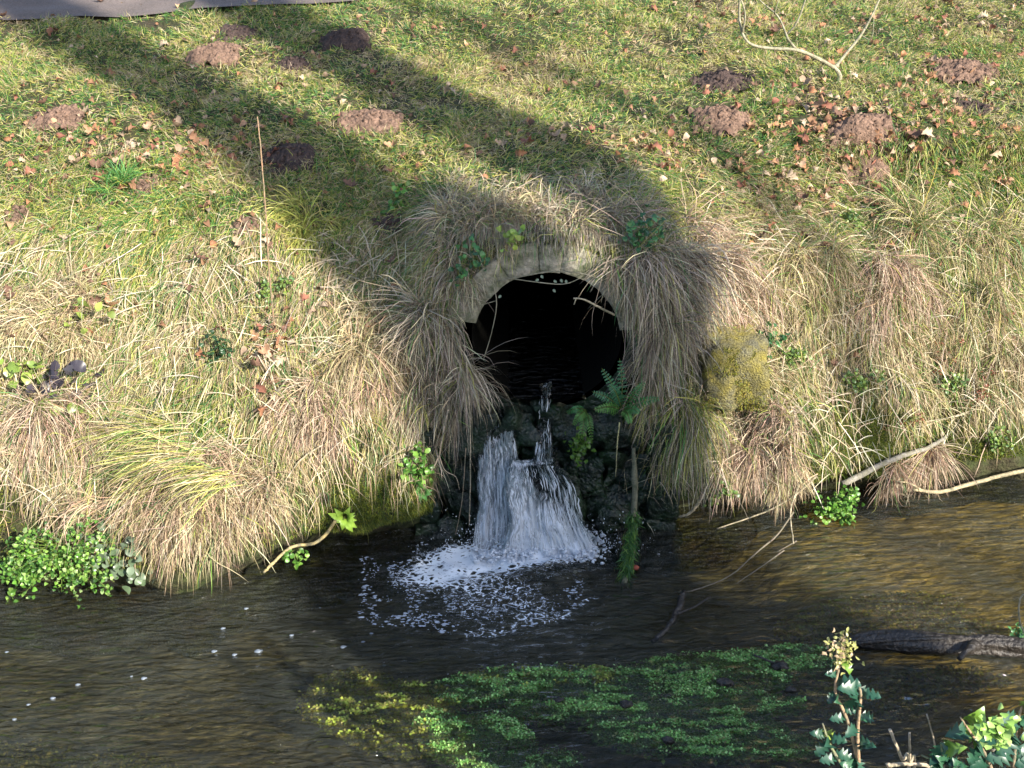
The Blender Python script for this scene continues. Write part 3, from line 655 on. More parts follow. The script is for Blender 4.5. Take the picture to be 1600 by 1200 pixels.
for lane, ns, s0 in ((0, 450, .12), (1, 500, .2), (2, 70, 0)):
    for i in range(ns):
        u = rng.random(); key = (lane, int(u*60)); 
        if lane == 0: u = u**(1.0)
        base = fall_path(u, lane); P_ = np.array([at_y(*p) for p in base])
        v = s0+(1-s0)*rng.random()**.75
        if noise(np.array([u*9.]), np.array([v*3.2]), 0, 100+lane)[0] + .35*v < -.12 + (.25 if lane == 1 and v < .5 and u > .35 else 0): continue
        ln = (.10+.14*rng.random())*(1.0 if lane == 0 else .8)
        tt = np.clip(np.linspace(v-ln/2, v+ln/2, 5), 0, 1)*(len(P_)-1)
        k0 = np.minimum(tt.astype(int), len(P_)-2); q_ = P_[k0]*(1-(tt-k0))[:, None]+P_[k0+1]*(tt-k0)[:, None]
        q_ = q_ + np.array([0, -.012-.02*rng.random()*v, 0]) + rng.normal(0, .006, 3)
        q_[1:4] += rng.normal(0, .0022, (3, 3))
        w_ = (.0008+.0020*rng.random()**2)*(1+.5*v); sv = np.array([1, 0, .1]); pr = np.array([.15, .8, 1, .8, .1])*w_
        V = np.concatenate([q_+sv*pr[:, None], q_-sv*pr[:, None]])
        c = .55+.35*rng.random()
        mb.add(V, [(j, j+1, j+6, j+5) for j in range(4)], None, (c*.93, c*.97, c))
mb.build('white_streaks', M_white, wf, kind='stuff').location = tuple(-np.array(wf.location))
# splash: churning froth lumps and drops
mb = MB()
for i in range(3000):
    g_ = rng.random(); px = 740+rng.random()*190 if g_ < .7 else rng.normal(905, 22); py = rng.normal(862+(.05*(835-px) if px < 835 else 0), 7) if g_ < .7 else rng.normal(850, 14)
    if noise(np.array([px/14.]), np.array([py/9.]), 0, 41)[0] < -.35: continue
    r_ = .0016+.0055*rng.random()**2.5; p = at_z(px, py, .004+.035*rng.random()**2)
    lump(mb, p, (r_*1.5, r_*1.1, r_), seed=i % 50, res=8, amp=.5, freq=2.2, col=(.80, .84, .9))
mb.build('froth', M_white, wf, smooth=True, kind='stuff').location = tuple(-np.array(wf.location))
mb = MB()
for i in range(2600):
    px = rng.normal(838, 66); up = abs(rng.normal(0, 26)); py = 868-up; p = at_y(px, py, 4.36+.05*rng.normal())
    r_ = .0008+.0022*rng.random()**2; lump(mb, p, (r_, r_, r_*1.7), seed=1, res=6, amp=0, col=(.8, .85, .9))
mb.build('drops', M_white, wf, kind='stuff').location = tuple(-np.array(wf.location))
# drifting foam flecks and bubbles
M_bub = mat('foam_flecks', attr=True, rough=.3, spec=.5)
mb = MB()
for i in range(2000):
    if rng.random() < .62:
        ang = rng.random()*2*math.pi; q0 = rng.random()**.6
        px = 770+150*q0*math.cos(ang)*1.15-30; py = 915+78*q0*math.sin(ang)
        if py < 860 and 750 < px < 930: continue
    else: px, py = 560+rng.random()*150, 870+rng.random()*110
    if noise(np.array([px/26.]), np.array([py/13.]), 0, 46)[0] < 0.0: continue
    p = at_z(px, py, .011); r_ = .0012+.0045*rng.random()**3
    k_ = 7; a_ = np.linspace(0, 2*math.pi, k_, endpoint=False); rr_ = r_*np.clip(1+.45*rng.normal(size=k_), .3, 2)
    V = np.vstack([p+[0, 0, .003], np.stack([p[0]+1.7*rr_*np.cos(a_), p[1]+rr_*np.sin(a_), 0*a_+p[2]+.001], -1)])
    mb.add(V, None, [(0, 1+j, 1+(j+1) % k_) for j in range(k_)], (.46, .50, .56))
mb.build('foam', M_bub, kind='stuff', label='loose flecks of foam drifting away from the waterfall', category='foam')
BUB = [(403,1018,9),(334,1018,6),(366,1023,5),(224,1060,6),(121,1070,5),(82,1091,5),(44,1101,4),(22,1124,4),(384,951,5),(348,982,5),(455,993,5),(536,1011,6),(567,1003,4),(580,990,4),(500,950,3),(420,1012,3),(458,936,3),(10,1019,4),(205,1057,3),(600,1040,4),(640,955,5),(655,942,4),(612,900,5),(283,1057,2)]
BL = []
for px, py, r_ in BUB:
    rk = sorted(BUB, key=lambda b: (b[0]-px)**2+(b[1]-py)**2)[1]; d_ = 'left' if px < rk[0] else 'right'
    wd = 'large' if r_ > 6 else 'middling' if r_ > 4 else 'tiny'
    wh = 'near the left edge of the photo' if px < 140 else 'in open dark water below the golden straw' if px < 330 else 'off the reed stem' if py < 1000 and px < 480 else 'in mid-stream left of the weed beds' if px < 500 else 'downstream of the waterfall foam'
    BL.append('%s pale bubble %s, %s of a pair' % (wd, wh, d_))
for i, (px, py, r_) in enumerate(BUB):
    p = at_z(px, py, .0); mb = MB(); r2 = r_*.0027*.52
    lump(mb, p, (r2*1.25, r2, r2*.6), seed=i, res=12, amp=.15, half=True, col=(.17, .20, .24))
    lump(mb, p+[r2*1.2, r2*.3, 0], (r2*.5, r2*.5, r2*.4), seed=i, res=8, amp=.1, half=True, col=(.17, .20, .24))
    mb.build('bubble', M_bub, smooth=True, origin=p, label=BL[i], category='bubble', group='bubbles drifting on the stream')

# ------------------------------------------------------------------ molehills
MOLE = [(90,186,88,'low brown molehill nearest the left edge of the lawn'),
 (335,92,82,'half-shaded molehill in the narrow sunlit strip at upper left'),
 (455,103,66,'small shaded molehill between the sunlit strip and the large dark heap'),
 (540,66,80,'large black molehill in deep shade just below the path'),
 (370,56,66,'flat dark molehill in shade close to the path edge'),
 (580,196,112,'broad molehill above the culvert, its left half in sun and right half shaded'),
 (450,250,80,'dark shaded molehill with a fallen leaf at its foot, left of centre'),
 (225,288,52,'small flattened sunlit molehill in long grass at left'),
 (1130,134,108,'tall dark rounded molehill left of the forked sapling'),
 (1128,192,92,'reddish molehill directly below the tall dark rounded one'),
 (1345,212,116,'wide crumbling molehill with dark holes below the forked sapling'),
 (1503,115,100,'sunlit red-brown molehill at upper right'),
 (1520,172,54,'small dark molehill below the sunlit one at upper right'),
 (30,336,46,'small purplish molehill at the left edge among straw'),
 (384,356,40,'small red-brown scrape of earth under the tall bare stem'),
 (608,352,40,'dark bare scrape of earth in shade left of the arch')]
for i, (px, py, w_, lb) in enumerate(MOLE):
    g = ground(px, py); zc = (g-CAM) @ CF; r_ = w_/2*zc/F*(.86+.1*math.sin(i*2.3)); nn = gnormal(g)
    mb = MB(); V = []; res = 64
    hh = r_*((.34+.16*abs(math.sin(i*1.7))) if w_ > 60 else .22)
    u = np.linspace(-1, 1, res); A, B = np.meshgrid(u, u)
    x = g[0]+A*r_*1.15; y = g[1]+B*r_*1.05; rd = np.hypot(A, B)*(1+.55*fbm(A*1.8+i, B*1.8, i, 5)+.25*fbm(A*7+i, B*7, i, 15))
    z = hgt(x, y) + hh*np.clip(1-rd, 0, 1)**.75*1.0 - .012*(rd > 1)
    n_ = fbm(x*26, y*26, i, 6, 4); z += (.035*np.abs(n_)+.016*fbm(x*80, y*80, i, 7, 2))*(rd < 1.02)*(r_/.18) - .05*(rd > 1.02)
    q = [(a*res+b, a*res+b+1, (a+1)*res+b+1, (a+1)*res+b) for a in range(res-1) for b in range(res-1) if min(rd[a, b], rd[a+1, b+1]) < 1.04]
    mb.add(np.stack([x, y, z], -1), q)
    mm_ = M_mole_dark_shade if i in (2, 3, 4, 6, 8, 12, 15) else M_mole  # darker copy for the shaded heaps, plus a few dark ones in sun
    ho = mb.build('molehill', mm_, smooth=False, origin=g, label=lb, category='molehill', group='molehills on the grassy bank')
    mb = MB()
    for k in range(int(120*w_/90)):
        a_ = rng.random()*6.28; rr_ = r_*rng.random()**.6*1.5; cx, cy = g[0]+rr_*math.cos(a_), g[1]+rr_*math.sin(a_)*.9
        rel = rr_/r_/1.1; s_ = .004+.010*rng.random()**2
        lump(mb, (cx, cy, float(hgt(cx, cy))+hh*max(0, 1-rel)**.75+s_*.6), (s_*1.2, s_, s_), seed=k, res=6, amp=.5)
    mb.build('clods', mm_, ho, kind='stuff')
    ho.children[0].location = (-g[0], -g[1], -g[2])

# ------------------------------------------------------------------ tussocks: each its own plant
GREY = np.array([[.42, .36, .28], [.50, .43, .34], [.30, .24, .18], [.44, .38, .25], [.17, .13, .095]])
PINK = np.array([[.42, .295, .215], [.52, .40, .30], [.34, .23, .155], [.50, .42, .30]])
def tussock(label, px, py, r, n, L, bias=(0, -1, .2), spread=.7, droop=2.2, pal=STRAW, w=.0042, ry=None, curl=.55, lift=.01, up=.55, green=0.0, root=None, collide=True, seg=6, chaos=1.0, keep_=.05):
    g = ground(px, py) if root is None else np.asarray(root, float); n = int(n*1.25); L = L*.92
    nn = gnormal(g); ry = r if ry is None else ry
    e1 = nrm(np.cross(nn, [0, 0, 1.0]) if abs(nn[2]) < .95 else np.array([1.0, 0, 0])); e2 = np.cross(nn, e1)
    a = rng.normal(0, .5, n).clip(-1.3, 1.3); b = rng.normal(0, .5, n).clip(-1.3, 1.3)
    # sub clumps
    kc = rng.normal(0, .62, (9, 2)); ki = rng.integers(0, 9, n); a = a*.45+kc[ki, 0]; b = b*.45+kc[ki, 1]
    P = g + e1*(a*r)[:, None] + e2*(b*ry)[:, None] + nn*.004
    if root is None or collide:
        zlim = P[:, 2]; P[:, 1] = np.where(P[:, 2] < 1.42, np.minimum(P[:, 1], dep(P[:, 0], zlim)+.01), P[:, 1])
        P[:, 2] = np.where(P[:, 2] >= 1.42, hgt(P[:, 0], P[:, 1])+.002, P[:, 2])
    cd_ = rng.normal(0, .42, (9, 3)); cl_ = .6+.5*rng.random(9)
    bs = np.asarray(bias, float); bs = bs*np.array([1, 1, 1.0])
    d = nn*up + (e1*a[:, None]+e2*b[:, None])*spread + bs + cd_[ki]*chaos + rng.normal(0, .55, (n, 3))*chaos; L = L*cl_[ki]; curl = curl*1.7; droop = droop*.72
    stray = rng.random(n) < .10; d = np.where(stray[:, None], nn*.6+rng.normal(0, .8, (n, 3)), d)
    c = pick(pal, n, .26); c = np.where((rng.random(n) < green+.07)[:, None], pick(np.vstack([GREEN, YELL]), n), c)
    mb = MB(); strands(mb, P, d, L*(.35+.85*rng.random(n)), w*.76*(.6+.8*rng.random(n)), droop=droop*(.3+1.3*rng.random(n)), seg=seg, curl=curl, col=clipc(c), collide=collide, lift=lift, minz=.008, open_keep=keep_)
    return mb.build('grass_tussock', M_straw, origin=g, label=label, category='grass tussock', group='straw tussocks hanging over the bank')
T_ = tussock
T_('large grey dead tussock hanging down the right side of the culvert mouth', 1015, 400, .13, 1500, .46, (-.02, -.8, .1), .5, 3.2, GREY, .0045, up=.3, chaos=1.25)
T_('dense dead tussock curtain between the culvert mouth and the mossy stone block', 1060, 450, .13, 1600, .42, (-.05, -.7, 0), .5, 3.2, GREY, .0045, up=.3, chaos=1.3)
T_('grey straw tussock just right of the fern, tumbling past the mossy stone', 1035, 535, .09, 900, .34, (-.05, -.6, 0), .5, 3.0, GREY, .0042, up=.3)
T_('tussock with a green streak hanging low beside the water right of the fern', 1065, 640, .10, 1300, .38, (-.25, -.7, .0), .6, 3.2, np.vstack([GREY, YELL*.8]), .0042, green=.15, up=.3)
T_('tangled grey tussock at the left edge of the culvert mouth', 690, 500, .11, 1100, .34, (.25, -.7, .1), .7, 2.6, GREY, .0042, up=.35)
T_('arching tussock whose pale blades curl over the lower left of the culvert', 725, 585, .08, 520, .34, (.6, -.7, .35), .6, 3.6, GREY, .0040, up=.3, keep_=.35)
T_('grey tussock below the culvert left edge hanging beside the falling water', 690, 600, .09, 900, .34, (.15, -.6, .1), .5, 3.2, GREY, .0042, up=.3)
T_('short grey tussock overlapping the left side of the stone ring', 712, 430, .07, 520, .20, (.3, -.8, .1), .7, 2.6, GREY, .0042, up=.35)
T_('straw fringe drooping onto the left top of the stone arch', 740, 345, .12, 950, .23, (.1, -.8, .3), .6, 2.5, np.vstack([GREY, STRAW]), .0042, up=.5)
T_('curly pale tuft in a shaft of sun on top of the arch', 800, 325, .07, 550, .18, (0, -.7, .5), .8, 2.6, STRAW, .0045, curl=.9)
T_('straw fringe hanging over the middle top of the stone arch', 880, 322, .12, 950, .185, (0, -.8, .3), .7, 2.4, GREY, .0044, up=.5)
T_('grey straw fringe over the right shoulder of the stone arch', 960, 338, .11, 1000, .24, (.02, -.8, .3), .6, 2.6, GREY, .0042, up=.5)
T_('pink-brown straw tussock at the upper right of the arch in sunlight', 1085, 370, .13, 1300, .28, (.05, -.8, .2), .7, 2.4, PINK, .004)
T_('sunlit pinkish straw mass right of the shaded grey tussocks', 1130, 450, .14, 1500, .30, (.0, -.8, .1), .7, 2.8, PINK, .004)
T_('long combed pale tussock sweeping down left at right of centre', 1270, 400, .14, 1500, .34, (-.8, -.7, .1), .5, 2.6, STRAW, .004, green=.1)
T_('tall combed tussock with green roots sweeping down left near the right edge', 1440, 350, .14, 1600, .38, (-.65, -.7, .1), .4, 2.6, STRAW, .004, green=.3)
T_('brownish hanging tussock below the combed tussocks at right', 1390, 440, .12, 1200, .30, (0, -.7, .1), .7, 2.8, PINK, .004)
T_('pale straw tussock spilling from the top of the right-hand bank edge', 1545, 370, .14, 1300, .32, (-.3, -.7, .1), .6, 2.6, STRAW, .004, green=.2)
T_('straw tussock hanging midway down the bank near the right edge', 1530, 480, .13, 1000, .28, (0, -.7, .0), .7, 2.8, STRAW, .004, green=.2)
T_('pinkish flattened tussock low on the bank right of the green-streaked one', 1185, 675, .14, 1200, .20, (-.5, -.7, .1), .7, 2.2, PINK, .004, chaos=1.4)
T_('pinkish dead roots and straw hanging over the dark undercut right of the fall', 1165, 715, .09, 800, .24, (-.2, -.6, -.2), .5, 2.6, PINK, .004, chaos=.8)
T_('ragged brown tussock beside the parsley plant hanging to the water', 1225, 725, .07, 700, .24, (.1, -.6, -.2), .5, 2.8, np.vstack([PINK*.8, STRAW]), .004, chaos=.9)
T_('straw bundle slanting left into the water right of the parsley plant', 1400, 730, .05, 400, .26, (-.7, -.5, -.2), .3, 1.8, PINK, .0042, chaos=.6)
T_('small dark-based tussock halfway up the bank at the right edge', 1585, 560, .08, 600, .22, (-.2, -.7, 0), .7, 2.6, STRAW*.8, .004)
T_('thin straw bundle trailing down left into the stream below the grey stick', 1455, 705, .05, 420, .36, (-.75, -.45, -.1), .3, 1.7, PINK, .0042, curl=.3)
T_('large golden straw tussock pouring over the left bank into the water', 320, 765, .19, 1500, .30, (.0, -.85, .0), .6, 2.5, np.vstack([STRAW, PINK]), .0042, green=.05, chaos=1.3)
T_('second golden straw tussock beside it reaching down to the water', 235, 800, .15, 1100, .28, (-.45, -.7, .0), .6, 2.4, np.vstack([STRAW, PINK]), .0042, chaos=1.3)
T_('straw tussock right of the golden ones ending above the fallen reed', 385, 745, .10, 900, .27, (.02, -.7, .05), .5, 2.9, np.vstack([STRAW, PINK]), .0042)
T_('long combed green-gold tussock swept flat towards the left edge', 270, 705, .22, 1300, .34, (-1.5, -.5, -.05), .15, 1.0, np.vstack([STRAW, YELL]), .004, curl=.2, green=.15, chaos=.45, ry=.07)
T_('pinkish straw tussock hanging above the mossy corner left of the fall', 600, 590, .11, 1500, .19, (.05, -.8, .1), .6, 2.8, PINK, .0038, up=.4)
T_('bleached straw spray fanning right at the top of the mossy corner', 575, 545, .10, 900, .34, (.5, -.8, .2), .6, 2.2, STRAW, .004, up=.45)
T_('brown straw tussock drooping over the hollow left of the mossy corner', 490, 640, .11, 1200, .21, (-.1, -.8, .15), .7, 2.6, PINK, .004)
T_('bright green grass tuft in the left lawn', 185, 290, .05, 300, .17, (-.3, -.3, .7), 1.0, 1.4, GREEN*1.2, .0048, curl=.3)
T_('sunlit yellow-green tuft on the shoulder beside the shadow edge', 470, 350, .10, 700, .17, (-.1, -.5, .7), .9, 1.6, YELL, .0045, curl=.4)
T_('straw tussock at the far left edge low on the bank', 60, 670, .13, 1100, .30, (0, -.8, .1), .7, 2.5, PINK, .004)
T_('pale straw tuft above the dark bramble leaves at left', 110, 500, .13, 900, .22, (0, -.6, .3), .9, 2.0, STRAW, .004)

# ------------------------------------------------------------------ leaves
def leaf_arr(kind, L, W, seed=0, cup=.25, fold=.35):
    """returns V (local: x across, y along, z up), quads, tris"""
    r = np.random.default_rng(seed)
    if kind == 'holly': t = np.linspace(0, 1, 9); w = W*np.sin(np.pi*t)**.5*(.55+.65*((np.arange(9) % 2)*1.0)); w[0] = .05*W; w[-1] = .01*W
    elif kind == 'oak': t = np.linspace(0, 1, 12); w = W*np.sin(np.pi*t**.9)**.6*(.72+.38*np.cos(t*26+seed)); w[0] = .05*W; w[-1] = .02*W
    elif kind == 'holly': t = np.linspace(0, 1, 12); w = W*np.sin(np.pi*t)**.55*(.42+.80*((np.arange(12) % 2)*1.0)); w[0] = .05*W; w[-1] = .01*W
    elif kind == 'round': t = np.linspace(0, 1, 7); w = W*np.sin(np.pi*np.clip(t, .02, .985))**.55
    else: t = np.linspace(0, 1, 7); w = W*np.sin(np.pi*np.clip(t, .03, .99))**.9
    y = t*L; z0 = cup*L*(t-.5)**2*(-2) + .04*L*np.sin(t*7+seed)
    wav = .14*W*np.sin(t*19+seed*2)*(kind != 'oval') if kind != 'holly' else .34*W*((np.arange(9) % 2)*2-1)
    Lf = np.stack([-w, y, z0+fold*w+wav], -1); Md = np.stack([0*t, y, z0], -1); Rt = np.stack([w, y, z0+fold*w-(wav if kind != 'holly' else -wav)], -1)
    n = len(t); V = np.concatenate([Lf, Md, Rt]); Q = [(i, i+1, n+i+1, n+i) for i in range(n-1)]+[(n+i, n+i+1, 2*n+i+1, 2*n+i) for i in range(n-1)]
    return V, Q
def orient(V, p, d, up, s=1.0):
    d = nrm(np.asarray(d, float)); x = nrm(np.cross(d, up)); z = np.cross(x, d)
    return np.asarray(p)+s*(V[:, :1]*x+V[:, 1:2]*d+V[:, 2:3]*z)
def leaf_mesh(name, kind, L, W, c, m, seed=0, **k):
    V, Q = leaf_arr(kind, L, W, seed, **k); mb = MB(); mb.add(V, Q, None, c)
    mb.v[0] = V; me = mb.mesh(name, m); return me
from mathutils import Matrix
def put(mesh, name, p, d, up, s=1.0, parent=None, **k):
    d = nrm(np.asarray(d, float)); x = nrm(np.cross(d, np.asarray(up, float))); z = np.cross(x, d)
    M = Matrix(((x[0]*s, d[0]*s, z[0]*s, p[0]), (x[1]*s, d[1]*s, z[1]*s, p[1]), (x[2]*s, d[2]*s, z[2]*s, p[2]), (0, 0, 0, 1)))
    o = bpy.data.objects.new(name, mesh); COL.objects.link(o)
    if parent is not None: o.parent = parent; M = Matrix.Translation(-Vector(parent.location)) @ M
    o.matrix_basis = M; return props(o, **k)

# fallen leaves: 290 individuals and a litter of smaller ones
DC = [(.30, .14, .075), (.36, .21, .125), (.22, .115, .065), (.34, .24, .165), (.25, .105, .07), (.15, .085, .06), (.42, .32, .23)]
DNAME = ['orange-brown', 'light brown', 'brown', 'tan', 'red-brown', 'dark brown', 'pale buff']
DM = [leaf_mesh('fallen_leaf', 'oak', .085, .030, c, M_dead, seed=i, cup=.9*(-1)**i, fold=.5) for i, c in enumerate(DC)]
LM = [(90, 186, 'low molehill at the left edge'), (335, 92, 'half-shaded molehill'), (455, 103, 'small shaded molehill'), (540, 66, 'large black molehill'), (580, 196, 'broad half-sunlit molehill'),
      (450, 250, 'dark molehill left of centre'), (225, 288, 'flattened molehill in long grass'), (1130, 134, 'tall dark molehill'), (1128, 192, 'reddish molehill'), (1345, 212, 'wide crumbling molehill'),
      (1503, 115, 'sunlit upper-right molehill'), (1310, 100, 'forked sapling'), (430, 520, 'tall bare stem'), (860, 300, 'straw over the arch'), (1270, 330, 'long combed pale tussock'), (1450, 330, 'combed tussock at right'), (110, 520, 'bramble leaves')]
def leafspot():
    while True:
        px, py = rng.random()*1640-20, rng.random()*560+6
        if 690 < px < 1110 and py > 290: continue
        q = .10
        q += 1.0*math.exp(-((px-1330)/150)**2-((py-190)/75)**2) + .8*math.exp(-((px-1250)/120)**2-((py-290)/40)**2)
        q += .7*math.exp(-((px-280)/90)**2-((py-235)/40)**2) + .5*math.exp(-((px-1500)/100)**2-((py-160)/70)**2)
        q += .9*math.exp(-((px-430)/30)**2-((py-560)/60)**2) + .45*math.exp(-((px-1050)/80)**2-((py-240)/60)**2) + .4*math.exp(-((px-120)/90)**2-((py-230)/50)**2)
        q += .3*(py < 60)*(px > 1050)
        if rng.random() < q*.9: return px, py
for i in range(290):
    px, py = leafspot() if i > 14 else (425+20*rng.normal(), 525+i*8)
    g = ground(px, py); nn = gnormal(g); d = nrm(rng.normal(0, 1, 3)*[1, 1, .3]); up = nrm(nn+rng.normal(0, .45, 3))
    di = int(rng.integers(0, len(DM))); sz = .55+.6*rng.random(); near_ = min(LM, key=lambda l: (l[0]-px)**2+((l[1]-py)*1.3)**2)
    szn = 'small' if sz < .72 else 'big' if sz > 1.0 else 'medium'
    side_ = ('left' if px < near_[0]-25 else 'right' if px > near_[0]+25 else ('above' if py < near_[1] else 'below'))
    side_ = {'left': 'to the left of', 'right': 'to the right of', 'above': 'just behind', 'below': 'in front of'}[side_]
    put(DM[di], 'fallen_leaf', g+nn*(.018+.012*rng.random()), d, up, sz,
        label='%s %s fallen leaf %s the %s' % (szn, DNAME[di], side_, near_[2]), category='leaf', group='fallen leaves scattered over the bank')
mb = MB()
for i in range(1500):
    px, py = leafspot(); g = ground(px, py) if i % 1 == 0 else g; nn = np.array([0, -.4, .9])
    V, Q = leaf_arr('oak' if i % 2 else 'oval', .055, .02, i % 9, cup=.8, fold=.5)
    mb.add(orient(V, g+[0, -.006, .012+.018*rng.random()], nrm(rng.normal(0, 1, 3)*[1, 1, .35]), nrm(nn+rng.normal(0, .5, 3)), .4+.6*rng.random()), Q, None, np.clip(np.array(DC[rng.integers(0, len(DC))])*(1+.2*rng.normal()), .03, .7))
mb.build('leaf_litter', M_dead, kind='stuff', label='small broken dead leaves littered through the grass', category='leaf litter')

def herb(name, label, cat, px, py, r, n, L, cols, kind='round', y=None, W=.45, seed=0, parent_pts=None, ry=None, out=.10, m=None, group=None):
    """bushy low plant: stems part and foliage part made of many small leaflets"""
    g = ground(px, py) if y is None else at_y(px, py, y); rt = empty(name, g, label=label, category=cat, group=group); ry = ry or r
    sm = MB(); fm = MB(); r_ = np.random.default_rng(seed+5)
    ns = max(6, n//14)
    for i in range(ns):
        a = r_.normal(0, .5, 2).clip(-1, 1); end = g+np.array([a[0]*r, -out*(.4+.8*r_.random()), a[1]*ry+.02])
        pts = spline([g+[a[0]*r*.3, 0, a[1]*ry*.3-.01], (g+end)/2+[0, -.03, .02], end], 6); tube(sm, pts, np.linspace(.0022, .0012, len(pts)), 5, (.16, .22, .05))
        for k in range(n//ns):
            q = pts[-1]*.65+pts[r_.integers(2, len(pts))]*.35 + r_.normal(0, L*.9, 3)*[1, .6, 1]
            V, Q = leaf_arr(kind, L*(.6+.7*r_.random()), L*W, k, cup=.4, fold=.2)
            c = np.array(cols[r_.integers(0, len(cols))])*(1+.18*r_.normal())
            d = nrm(r_.normal(0, 1, 3)+[0, -.5, .2]); fm.add(orient(V, q, d, nrm(np.array([0, -.5, .9])+r_.normal(0, .4, 3))), Q, None, clipc(c))
    sm.build('stem', M_leaf, rt); fm.build('foliage', m or M_leaf, rt)
    for ch in rt.children: ch.location = (-g[0], -g[1], -g[2])
    return rt
GC = [(.10, .24, .035), (.16, .31, .05), (.07, .17, .03), (.20, .34, .07)]
CG = [(.05, .14, .05), (.07, .20, .06), (.04, .11, .045)]
herb('watercress_clump', 'bright green leafy clump at the waterline near the left edge', 'plant', 110, 855, .24, 1100, .019, GC+[(.26, .36, .14), (.05, .12, .03)], 'oval', seed=1, ry=.18, out=.16)
herb('watercress_clump', 'small bright leafy clump just left of the golden straw tussock', 'plant', 60, 890, .12, 200, .026, GC, 'oval', seed=2, ry=.08)
herb('leafy_plant', 'round-leaved green plant on the mossy corner beside the shadow', 'plant', 662, 725, .07, 110, .026, GC, 'round', seed=3, ry=.10)
herb('parsley_plant', 'vivid green parsley-like plant at the water below the right-hand bank', 'plant', 1298, 788, .13, 380, .024, GC, 'oval', seed=4, ry=.09)
herb('ivy_patch', 'dark ivy leaves in shade on the left shoulder of the arch', 'ivy', 735, 405, .08, 50, .026, CG, 'round', seed=5)
herb('ivy_patch', 'dark ivy leaves in shade above the right end of the arch', 'ivy', 995, 375, .10, 60, .028, CG, 'round', seed=6)
herb('ivy_patch', 'small ivy leaves catching the sun on top of the arch', 'ivy', 798, 372, .035, 26, .028, [(.28, .36, .05), (.2, .3, .06)], 'round', seed=7, y=4.6)
herb('ivy_patch', 'pale grey-green leaves at the water beside the left-hand bright clump', 'ivy', 170, 850, .16, 90, .038, [(.15, .2, .13), (.1, .15, .08)], 'round', seed=8)
herb('leafy_plant', 'low green weed growing in shade left of the arch', 'plant', 620, 320, .10, 90, .026, GC, 'round', seed=9)
herb('leafy_plant', 'tiny green sprig under the reed at the water edge', 'plant', 465, 855, .035, 26, .024, GC, 'round', seed=10)
herb('leafy_plant', 'trailing green leaves on the shaded wall at the foot of the left recess', 'plant', 905, 690, .08, 90, .024, [(.07, .15, .02), (.10, .19, .03)], 'oval', seed=11, y=4.56, ry=.10)
herb('ivy_patch', 'dark green ivy in the gap between straw and mossy stone', 'ivy', 1195, 530, .06, 50, .03, CG, 'round', seed=12)
herb('parsley_plant', 'small ferny weed at the right edge standing in the stream', 'plant', 1592, 980, .06, 110, .018, CG, 'oval', seed=13, y=3.75)
herb('leafy_plant', 'yellow-green nettle-like leaves low on the far-left bank', 'plant', 50, 575, .06, 20, .05, [(.26, .34, .07), (.2, .3, .06)], 'round', seed=14)
herb('leafy_plant', 'pair of yellow-green leaves among dark bramble leaves', 'plant', 118, 632, .06, 16, .055, [(.26, .34, .07), (.2, .3, .06)], 'round', seed=15)
herb('bramble_patch', 'dull purple-black bramble leaves lying on the straw at left', 'bramble', 95, 600, .15, 34, .062, [(.045, .04, .055), (.06, .05, .065), (.10, .09, .10)], 'round', seed=16, ry=.08, out=.06)
herb('leafy_plant', 'small round green leaves spotted along the left shoulder', 'plant', 140, 495, .08, 14, .04, [(.26, .34, .07)], 'round', seed=17)
DKC = [(.26, .09, .05), (.32, .14, .08), (.20, .07, .04)]
herb('ivy_patch', 'dark green ivy in the small hollow below the bare stem at left', 'ivy', 350, 548, .09, 60, .022, [(.03, .07, .03), (.04, .10, .04)], 'round', seed=18, ry=.08)
herb('dock_stem', 'red-brown seeding dock sprig midway down the right bank', 'plant', 1468, 560, .09, 130, .012, DKC, 'oval', seed=61, ry=.20, out=.07, W=.3)
herb('dock_stem', 'red-brown dock sprig near the right edge above the pale root', 'plant', 1530, 610, .08, 130, .012, DKC, 'oval', seed=62, ry=.14, out=.07, W=.3)
herb('dock_stem', 'low red-brown dock sprig left of the other two on the bank', 'plant', 1405, 655, .10, 80, .012, DKC, 'oval', seed=63, ry=.06, out=.06, W=.3)
# weeds sprinkled across the slope
for i, (px, py, lb) in enumerate([(1240, 560, 'fresh green weed in the dark gap right of the mossy stone'), (1345, 600, 'pale green moss cushion plant midway down the right bank'), (1330, 350, 'small leafy weed at the lip of the right bank'),
        (1555, 690, 'grey-green mossy weed near the root at the right edge'), (1120, 770, 'grey-green leaves trailing above the dark water right of the fall'), (430, 450, 'small green weed at the foot of the tall bare stem'), (1480, 600, 'little green weed among red-brown stems on the right bank')]):
    herb('leafy_plant', lb, 'plant', px, py, .08, 80, .02, [(.14, .22, .05), (.2, .28, .06), (.1, .17, .06)], 'round', seed=30+i, out=.05)

# green rosette (primrose / foxglove like) low on the left bank
def rosette(label, px, py, n, L, c, y=None):
    g = ground(px, py) + [0, -.015, 0]; rt = empty('rosette_plant', g, label=label, category='plant')
    me = leaf_mesh('leaf', 'oval', L, L*.24, c, M_leaf, 3, cup=.6, fold=.25)
    for k in range(n):
        a = k*2.4+.3; d = np.array([math.cos(a), -.55, math.sin(a)*.8+.15]); put(me, 'leaf', g, d, (0, -1, .35), .65+.4*rng.random(), rt)
rosette('small bright rosette of oval leaves on the mossy face above the water', 540, 805, 11, .075, (.28, .44, .06))
rosette('darker rosette half hidden at the foot of the mossy corner', 660, 765, 8, .06, (.12, .30, .07))

